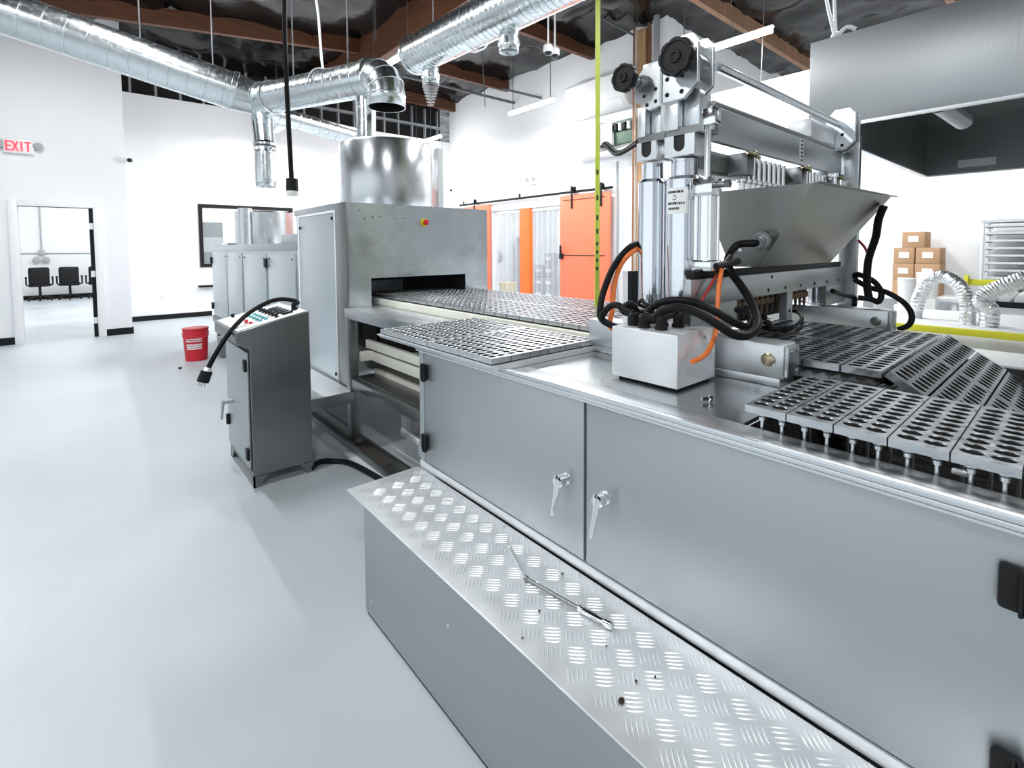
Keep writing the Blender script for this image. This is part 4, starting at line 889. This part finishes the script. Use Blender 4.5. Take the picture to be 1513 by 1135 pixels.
# ------------------------------------------------------------------ junction box with the black glands
r = thing('junction_box', 'white metal junction box on the worktop with black cable glands on top', 'box', (1.41, .893, .99))
p = MB(); p.box(1.300, 1.525, .777, 1.018, .998, 1.160, .004); part('body', p, 'alu_white', r)
p = MB(); p.box(1.318, 1.51, .79, 1.0, .9895, .998); part('base_gasket', p, 'black', r)
glands = []
for (x, y) in ((1.40, 1.0), (1.36, .975), (1.44, .965), (1.345, .925), (1.42, .905), (1.35, .865), (1.44, .86)):
    p = MB(); p.lathe([(.020, 1.1605), (.020, 1.172), (.016, 1.174), (.018, 1.196), (.012, 1.205)], (x, y, 0), n=10); part('cable_gland', p, 'black', r); glands.append((x, y, 1.20))
screwparts([(1.46, .777, 1.135)], (0, -1, 0), .007, .004, 'screw', 'chrome', r)
# ------------------------------------------------------------------ hoses (each its own thing)
def hose(pts, rad, mt_, name, label, cat='hose', group=None, sub=7): 
    p = MB(); p.tube(pts, rad, 12, sub); return single(name, p, mt_, label, cat, group)
g = glands
hose([(1.66, 1.155, 1.44), at(930, 366, X=1.57), at(908, 392, X=1.52), at(892, 430, X=1.48), at(887, 458, X=1.45), at(892, 474, X=1.46), (1.52, 1.11, 1.105), (1.60, 1.10, 1.13)], .0125, 'rubber', 'black_hose', 'thick black hose arching out left of the columns and down behind the junction box', 'hose')
hose([(1.66, 1.15, 1.425), at(932, 374, X=1.56), at(917, 392, X=1.54), at(908, 420, X=1.52), at(905, 455, X=1.50), at(903, 485, X=1.48), (1.46, 1.045, 1.14)], .0095, 'hose_orange', 'air_hose', 'orange air hose curving beside the thick black hose left of the columns')
hose([Vector(g[0]), at(924, 462, X=1.40), at(915, 452, X=1.40), at(903, 452, X=1.40), at(893, 462, X=1.39), at(892, 475, X=1.41), (1.46, 1.055, 1.10), (1.50, 1.06, 1.0)], .0115, 'rubber', 'black_hose', 'short black hose hooking over the left top edge of the junction box')
hose([Vector(g[1]), at(922, 455, X=1.37), at(932, 449, X=1.38), at(940, 458, X=1.40), Vector((1.45, 1.02, 1.19)), Vector(g[2])], .011, 'rubber', 'black_hose', 'short black hose looping between two glands at the left end of the junction box')
hose([Vector(g[3]), at(966, 470, X=1.345), at(980, 459, X=1.35), at(1004, 455, X=1.36), at(1032, 463, X=1.38), at(1058, 478, X=1.40), at(1084, 494, X=1.43), at(1106, 495, X=1.48), at(1119, 480, X=1.54), at(1113, 452, X=1.62), at(1096, 424, X=1.68), at(1079, 400, X=1.72), at(1076, 380, X=1.76), at(1090, 362, X=1.80), fend+Vector((-.02, 0, 0)), fend+fx*-.01], .0135, 'rubber', 'black_hose', 'long black hose from the junction box sweeping right and up to the hopper fitting')
hose([(1.40, .965, 1.165), at(955, 466, X=1.41), at(968, 451, X=1.42), at(992, 444, X=1.43), at(1026, 447, X=1.44), at(1058, 461, X=1.46), at(1086, 477, X=1.49), at(1106, 483, X=1.54), at(1113, 470, X=1.58), at(1104, 458, X=1.64), at(1090, 458, X=1.70)], .0125, 'rubber', 'black_hose', 'black hose running just above and behind the long hose that sweeps from the junction box')
hose([Vector(g[5]), at(992, 466, X=1.35), at(1003, 458, X=1.37), at(1022, 459, X=1.42), at(1040, 468, X=1.50)], .010, 'rubber', 'black_hose', 'short black hose from the right end gland of the junction box to the front plate')
hose([Vector(g[6]), at(956, 450, X=1.46), at(949, 443, X=1.48), at(944, 450, X=1.50), Vector((1.52, 1.03, 1.20))], .006, 'rubber', 'black_cable', 'thin black cable loop standing before the left column foot', 'cable')
hose([at(1066, 398, Y=.79), at(1062, 425, Y=.78), at(1060, 455, Y=.77), at(1059, 480, Y=.76), at(1055, 500, Y=.745), at(1042, 524, Y=.735), at(1022, 535, Y=.745)], .0075, 'hose_orange', 'air_hose', 'bright orange air hose hanging from the sensors with its cut end before the junction box')
hose([at(1060, 404, Y=.81), at(1048, 425, Y=.815), at(1034, 448, Y=.82)], .005, 'hose_red', 'air_hose', 'thin dark red tube slanting across the front plate')
hose([at(1302, 305, X=2.74)+Vector((0, -.01, 0)), at(1298, 325, X=2.76), at(1294, 350, X=2.80), at(1283, 385, X=2.82), at(1281, 420, X=2.84), at(1284, 440, X=2.86)], .0165, 'rubber', 'black_hose', 'black hose hanging straight down from the right end of the hopper')
hose([at(1268, 355, X=2.95), at(1280, 370, X=2.96), at(1284, 395, X=2.96), at(1283, 425, X=2.95)], .006, 'hose_red', 'air_hose', 'thin red tube hanging beside the black hopper hose')
hose([at(1250, 410, X=2.93)-Vector((0, .04, 0)), at(1266, 405, X=2.92), at(1290, 415, X=2.92), at(1302, 432, X=2.90), at(1298, 446, X=2.88), at(1286, 442, X=2.86), at(1268, 440, X=2.84)], .013, 'rubber', 'black_hose', 'black hose coiled at the right end of the front plate')
hose([at(1262, 413, X=2.90), at(1285, 425, X=2.90), at(1310, 432, X=2.90), at(1335, 447, X=2.90), at(1347, 465, X=2.88), at(1343, 480, X=2.87), at(1326, 487, X=2.86)], .0125, 'rubber', 'black_hose', 'black hose making the wide loop over the far carriage block')
hose([at(1230, 430, Y=.81), at(1245, 436, Y=.80), at(1262, 440, Y=.78), at(1262, 452, Y=.76)], .012, 'rubber', 'black_hose', 'short kinked black hose under the right end of the front plate')
hose([at(1185, 446, Z=1.085), at(1215, 452, Z=1.085), at(1240, 456, Z=1.09), at(1268, 464, Z=1.09)], .009, 'rubber', 'black_cable', 'black cable lying over the moulds beside the far carriage block', 'cable')
hose([at(1112, 480, Z=1.08), at(1140, 486, Z=1.075), at(1170, 484, Z=1.075), at(1185, 470, Z=1.08), at(1172, 460, Z=1.085), at(1130, 462, Z=1.085), at(1102, 466, Z=1.09)], .0085, 'rubber', 'black_cable', 'black cable looped flat on the moulds under the front plate', 'cable')
p = MB(); 
for k in range(7): p.ball(at(1098+6*k, 470+random.uniform(-6, 8), Z=1.10), .017, (1, 1, .8), 10)
single('connector_cluster', p, 'black', 'cluster of black plug connectors on the moulds behind the long swept hose', 'connector')
# bolt on the worktop
q = at(1037, 594, Z=.9895); p = MB(); p.lathe([(.006, 0), (.006, .02), (.010, .021), (.010, .029)], (q.x, q.y, .9985), (.9, -.5, 0), 6); single('loose_bolt', p, 'chrome', 'loose bolt lying on the worktop before the white junction box', 'bolt')
q = at(1418, 702, Z=.9895); p = MB(); p.box(q.x-.008, q.x+.006, q.y-.012, q.y+.012, .9895, 1.0, .003); single('metal_clip', p, 'alu_white', 'small white clip at the ledge under the front mould row', 'clip')
# ------------------------------------------------------------------ CONTROL BOX
r = thing('control_cabinet', 'free-standing steel control cabinet with a sloped button panel and a side door', 'control panel', (.85, 3.48, 0))
B0, B1, Ya, Yb = .690, 1.035, 3.175, 3.80
prof = [(.620, .938), (.620, .868), (.640, .862), (.690, .835), (.690, .068), (1.035, .068), (1.035, 1.030)]
p = MB(); p.prism(prof, 'y', Ya, Yb); o = part('body', p, 'steel_dark', r); md = o.modifiers.new('bev', 'BEVEL'); md.width = .004; md.segments = 2
for (y0, y1) in ((Ya, Ya+.012), (Yb-.012, Yb)):
    for poly in ([(.69, .0675), (.69, 0), (.722, 0), (.775, .0675)], [(1.035, .0675), (1.035, 0), (1.0, 0), (.955, .0675)]):
        p = MB(); p.prism(poly, 'y', y0, y1); part('foot', p, 'steel_dark', r)
p = MB(); p.prism([(Ya, 0), (Ya+.04, 0), (Ya+.10, .0675), (Ya, .0675)], 'x', .690, .70); part('foot', p, 'steel_dark', r)
p = MB(); p.prism([(Yb, 0), (Yb-.04, 0), (Yb-.10, .0675), (Yb, .0675)], 'x', .690, .70); part('foot', p, 'steel_dark', r)
p = MB(); p.box(.676, .6895, Ya+.018, Yb-.03, .118, .812, .003); d_ = part('door', p, 'steel_door', r)
p = MB(); p.box(.6885, .6898, Ya+.004, Yb-.01, .095, .832); part('door_seal', p, 'black', r)
for z in (.735, .205):
    p = MB(); p.box(.660, .6755, Ya+.002, Ya+.05, z-.035, z+.035, .005); part('hinge', p, 'black', d_)
p = MB(); yh, zh = 3.60, .435
p.lathe([(.018, 0), (.018, .02), (.014, .022), (.014, .06)], (.676, yh, zh), (-1, 0, 0), 18); p.tube([(.622, yh, zh+.01), (.618, yh+.012, zh-.03), (.612, yh+.03, zh-.12)], [.012-.005*k/12 for k in range(13)], 10); part('lever_handle', p, 'steel', d_)
p = MB(); p.box(.655, .6755, 3.70, 3.73, .25, .32, .004); part('latch', p, 'black', d_)
# sloped panel
n_ = Vector((-(1.030-.938), 0, (1.035-.620))).normalized(); u_ = Vector((.415, 0, .092)).normalized()
SLO = Matrix((u_, (0, 1, 0), n_)).transposed()
def onp(t, y, h=0): return Vector((.620, y, .938))+u_*t+n_*h
p = MB(); p.obox(onp(.215, 3.487, .002), (.40, .585, .004), SLO, .001); pn = part('button_panel', p, 'white_plastic', r)
for k in range(5):
    p = MB(); p.obox(onp(.325, 3.285+.074*k, .008), (.060, .050, .014), SLO, .002); mm = part('digital_meter', p, 'black', r)
    p = MB(); p.obox(onp(.338, 3.285+.074*k, .0155), (.022, .034, .001), SLO); part('display', p, 'grey_panel', mm)
for k in range(6):
    p = MB(); c_ = onp(.255, 3.265+.074*k, .004); p.lathe([(.014, 0), (.014, .005), (.009, .006), (.008, .018)], c_, n_, 14); p.obox(c_+n_*.018, (.034, .010, .012), SLO @ RZ(.5)); part('selector_switch', p, 'black', r)
for row in range(2):
    for k in range(5):
        p = MB(); p.lathe([(.012, 0), (.012, .006), (.009, .007), (.009, .011)], onp(.20-.035*row, 3.29+.07*k, .004), n_, 14); part('push_button', p, 'teal', r, 'teal push button')
for k in range(4):
    p = MB(); p.lathe([(.011, 0), (.011, .006), (.009, .007), (.009, .011)], onp(.115-.012*(k % 2), 3.30+.06*k, .004), n_, 14); part('push_button', p, 'red_plastic', r, 'dark red push button')
p = MB(); p.lathe([(.010, 0), (.010, .012), (.014, .013), (.014, .022)], onp(.10, 3.72, .004), n_, 14); part('key_switch', p, 'black', r)
p = MB(); p.lathe([(.022, 0), (.022, .014), (.016, .016), (.016, .03)], (.995, 3.33, 1.0205), n_, 12); part('cable_gland', p, 'black', r)
ppts = [(.995, 3.33, 1.035), (.990, 3.332, 1.060), at(440, 447, Y=3.345), at(428, 443, Y=3.36), at(408, 443, Y=3.38), at(385, 452, Y=3.36), at(360, 469, Y=3.32), at(336, 496, Y=3.27), at(316, 528, Y=3.25), at(306, 548, Y=3.25)]
r = thing('power_cable', 'thick black power cable arching over the control panel with its plug dangling', 'cable', ppts[-1])
p = MB(); p.tube(ppts, .0135, 12, 8); part('cable', p, 'rubber', r)
a = Vector(ppts[-1]); dv = (at(298, 568, Y=3.25)-a).normalized()
p = MB(); p.lathe([(.014, -.02), (.019, -.018), (.024, .0)], a, dv, 20); part('cord_grip', p, 'alu_white', r)
p = MB(); p.lathe([(.026, 0), (.030, .004), (.032, .06), (.030, .065)], a, dv, 24); part('plug_body', p, 'black', r)
sd = dv.cross(Vector((0, 1, 0))).normalized()
for k in (-1, 0, 1):
    p = MB(); p.obox(a+dv*.076+sd*.015*k, (.004, .012, .024), Matrix((sd, sd.cross(dv), dv)).transposed()); part('prong', p, 'chrome', r)
p = MB(); p.tube([(1.02, 3.18, .022), (1.10, 3.25, .018), (1.18, 3.20, .016), (1.25, 3.08, .016), (1.30, 2.7, .016), (1.32, 2.3, .016)], .018, 8); single('floor_cable', p, 'rubber', 'black cable on the floor between the control cabinet and the step', 'cable')
# ------------------------------------------------------------------ HOOD
r = thing('exhaust_hood', 'big stainless exhaust hood hanging in the upper right corner, dark inside', 'hood', (4.8, 0, 2.1))
hx0, hx1, hy0, hy1, hz0, hz1 = 3.225, 6.32, -2.2, 1.10, 2.10, 2.592
p = MB(); p.box(hx0, hx0+.01, hy0, hy1, hz0, hz1, .002); part('front_panel', p, 'hood_steel', r)
p = MB(); p.box(hx0+.0101, hx1, hy1-.01, hy1, hz0, hz1).box(hx1-.01, hx1, hy0, hy1-.0101, hz0, hz1).box(hx0+.0101, hx1-.0101, hy0, hy0+.01, hz0, hz1).box(hx0+.0101, hx1-.0101, hy0+.01, hy1-.0101, hz1-.01, hz1); part('shell', p, 'steel_dark', r)
p = MB(); p.box(hx0-.008, hx0+.03, hy0, hy1+.005, hz0-.012, hz0-.0005).box(hx0+.03, hx1, hy1-.03, hy1+.01, hz0-.012, hz0-.0005).box(hx1-.03, hx1+.01, hy0, hy1-.03, hz0-.012, hz0-.0005); part('bottom_lip', p, 'steel_bright', r)
p = MB(); p.cyl(at(1388, 155, X=4.0), at(1424, 180, X=4.35), .05, n=16); part('inner_pipe', p, 'pipe_grey', r)
p = MB(); q = at(1443, 240, X=hx1-.02); p.box(hx1-.022, hx1-.0105, q.y-.13, q.y+.13, q.z-.035, q.z+.035); part('inner_plate', p, 'grey_plastic', r)
q = at(1236, 44, X=hx0+.1)
for dx, t_ in ((0, (1217, -20)), (.02, (1232, -20))):
    p = MB(); p.cyl((hx0+.1, q.y, hz1-.01), at(t_[0], t_[1], X=hx0+.1), .009, n=8); part('hanger_rod', p, 'white_plastic', r)
p = MB(); p.ball((hx0+.1, q.y, hz1+.03), .03); p.tube([(hx0+.1, q.y, hz1+.03), (hx0+.1, q.y-.05, hz1+.07), (hx0+.12, q.y-.09, hz1+.05)], .012, 8, 3); part('hanger_knot', p, 'white_plastic', r)
# ------------------------------------------------------------------ BACKGROUND beyond the depositor
r = thing('packing_machine', 'low white machine with a yellow guard bar behind the mould conveyor', 'machine', (4.4, -.4, 0))
p = MB(); p.box(4.02, 5.0, -1.6, .86, .05, .90, .006).box(4.0, 5.02, -1.62, .88, .90, .915, .003); part('body', p, 'white_paint', r)
p = MB(); p.box(3.30, 3.72, -1.6, 1.0, .05, .845, .006); part('front_ledge', p, 'white_paint', r)
p = MB(); p.box(3.72, 4.02, -1.6, .95, .10, .70); part('trough', p, 'crate', r)
p = MB(); p.box(3.895, 3.93, -1.6, .83, .885, .925, .004).box(3.89, 3.935, .83, .87, .40, .92, .004); part('guard_bar', p, 'yellow', r)
r = thing('slat_conveyor', 'white slatted roller conveyor behind the flexible ducts', 'conveyor', (5.9, -.4, 0))
q0 = at(1384, 450, X=5.6)
p = MB()
for k in range(26): p.cyl((5.55, .62-.09*k, .985), (6.3, .62-.09*k, .985), .035, n=10)
part('roller_bed', p, 'white_plastic', r)
p = MB(); p.box(5.50, 5.54, -1.75, .68, .92, .965); part('side_rail', p, 'black', r)
p = MB(); p.box(5.56, 6.3, -1.75, .68, .86, .93).box(5.56, 5.62, .55, .62, 0, .86).box(6.24, 6.30, .55, .62, 0, .86).box(5.56, 5.62, -1.6, -1.53, 0, .86).box(6.24, 6.3, -1.6, -1.53, 0, .86); part('frame', p, 'white_paint', r)
p = MB(); p.cyl((6.45, .78, 1.06), (6.45, -1.7, 1.06), .03, n=12); p.lathe([(.02, 0), (.07, .01), (.07, .04), (.02, .05)], (6.45, .80, 1.06), (0, -1, 0), 12)
for y in (.6, -1.5): p.cyl((6.45, y, 0), (6.45, y, 1.06), .025, n=10)
single('guard_rail', p, 'yellow', 'yellow round guard rail beyond the white roller conveyor', 'rail')
def flex(pts, rad, label):
    P = smooth_path(pts, 14); rr = [rad*(1+.045*math.sin(i*2.1)+.03*random.uniform(-1, 1)) for i in range(len(P))]
    p = MB(); p.tube(P, rr, 18, sm=False); return single('flexible_duct', p, 'flexfoil', label, 'duct', 'silver flexible ducts')
flex([(4.23, .497, .916), (4.23, .497, 1.02), at(1428, 446, X=4.23), at(1422, 428, X=4.24), at(1407, 414, X=4.28), at(1388, 409, X=4.32), at(1370, 417, X=4.34), at(1359, 438, X=4.36), at(1353, 460, X=4.36), (4.36, at(1352, 460, X=4.36).y, .916)], .041, 'silver flexible duct arching left over the white machine')
flex([(4.19, .395, .916), (4.19, .395, 1.02), at(1450, 446, X=4.19), at(1456, 436, X=4.19), at(1476, 426, X=4.2), at(1500, 417, X=4.2), at(1530, 408, X=4.2), at(1600, 390, X=4.2)], .047, 'silver flexible duct rising to the right over the white machine')
# boxes, pails and rack by the wall
zs = (.81, 1.0, 1.195, 1.388)
r = thing('storage_bench', 'low white bench against the wall under the cardboard boxes', 'bench', (7.75, 1.4, 0))
p = MB(); p.box(7.5, 8.03, .95, 1.95, .76, .808, .004).box(7.52, 8.0, .98, 1.02, 0, .76).box(7.52, 8.0, 1.88, 1.92, 0, .76); part('frame', p, 'white_paint', r)
for (y0, y1, row, lb) in ((1.60, 1.388, 0, 'lower left cardboard box on the bench, behind the white pails'), (1.375, 1.155, 0, 'lower right cardboard box on the bench, behind the white pails'), (1.60, 1.395, 1, 'left cardboard box in the second tier of the stack, partly behind the pails'), (1.385, 1.15, 1, 'right cardboard box in the second tier of the stack, partly behind the pails'),
                         (1.595, 1.392, 2, 'left cardboard box with a white label in the pair under the top box'), (1.38, 1.155, 2, 'right cardboard box with a white label in the pair under the top box'), (1.515, 1.30, 3, 'topmost cardboard box with a white label, alone on the stack')):
    z0 = zs[row]+.001; z1 = (zs[row+1] if row < 3 else 1.58)-.001
    r = thing('cardboard_box', lb, 'box', (7.75, (y0+y1)/2, z0), 'cardboard boxes by the wall')
    p = MB(); p.box(7.6, 7.95, y1, y0, z0, z1, .004); part('carton', p, 'cardboard', r)
    p = MB(); yc = (y0+y1)/2; p.box(7.5975, 7.5995, yc-.05, yc+.05, z0+.07, z0+.14); part('label_sheet', p, 'paper', r)
for (x, y, px_, py_, lb) in ((7.0, .085, 1340, 411, 'left white pail before the cardboard boxes'), (7.34, .105, 1371, 403, 'right white pail before the cardboard boxes, set higher')):
    q = at(px_, py_, X=x); r = thing('white_pail', lb, 'pail', (x, q.y, .002), 'white pails')
    zt = q.z; p = MB(); p.lathe([(y*.85, zt-.30), (y*.96, zt-.02), (y, zt-.018), (y, zt), (.01, zt+.004)], (x, q.y, 0), n=28); part('body', p, 'white_plastic', r)
    p = MB(); p.box(x-.09, x+.09, q.y-.09, q.y+.09, .002, zt-.301, .004); part('stand', p, 'white_paint', r)
r = thing('tray_rack', 'tall aluminium bakery rack full of sheet trays at the right picture edge', 'rack', (7.75, .45, 0))
ry1 = at(1452, 340, X=7.45).y; ry0 = ry1-.62
for (x, y) in ((7.45, ry1), (7.45, ry0), (7.95, ry1), (7.95, ry0)):
    p = MB(); p.box(x-.015, x+.015, y-.015, y+.015, .06, 1.66, .003); part('post', p, 'alu_white', r)
p = MB(); p.box(7.43, 7.97, ry0-.015, ry1+.015, 1.661, 1.69).box(7.43, 7.97, ry0-.015, ry1+.015, .03, .059); part('end_frame', p, 'alu_white', r)
for k in range(19):
    z = .16+.080*k; p = MB(); p.box(7.44, 7.96, ry1-.035, ry1-.017, z, z+.012); part('runner', p, 'alu_white', r)
    p = MB(); p.box(7.44, 7.96, ry0+.017, ry0+.035, z, z+.012); part('runner', p, 'alu_white', r)
    t_ = thing('sheet_tray', 'sheet tray on the bakery rack, %s from the top' % ('topmost', 'second', 'third', 'fourth', 'fifth', 'sixth', 'seventh', 'eighth', 'ninth', 'tenth', 'eleventh', 'twelfth', 'thirteenth', 'fourteenth', 'fifteenth', 'sixteenth', 'seventeenth', 'eighteenth', 'lowest')[18-k], 'tray', (7.7, (ry0+ry1)/2, z+.0125), 'sheet trays on the rack') if k > 8 else None
    if t_:
        p = MB(); p.box(7.43, 7.94, ry0+.02, ry1-.02, z+.0125, z+.016); part('base', p, 'steel', t_)
        for xr in (7.425, 7.94): p = MB(); p.box(xr, xr+.007, ry0+.02, ry1-.02, z+.0125, z+.034); part('rim', p, 'alu_white', t_)
for (x, y) in ((7.45, ry1), (7.45, ry0), (7.95, ry1), (7.95, ry0)):
    p = MB(); p.lathe([(.03, -.012), (.03, .012)], (x, y, .03), (0, 1, 0), 14); part('caster', p, 'black', r)
# ------------------------------------------------------------------ world and view
wd = bpy.data.worlds.new('world'); SC.world = wd; wd.use_nodes = True
bg = wd.node_tree.nodes['Background']; bg.inputs['Color'].default_value = (.86, .94, 1, 1); bg.inputs['Strength'].default_value = 1.0
SC.view_settings.view_transform = 'Standard'; SC.view_settings.look = 'None'; SC.view_settings.gamma = 1; SC.view_settings.exposure = .31
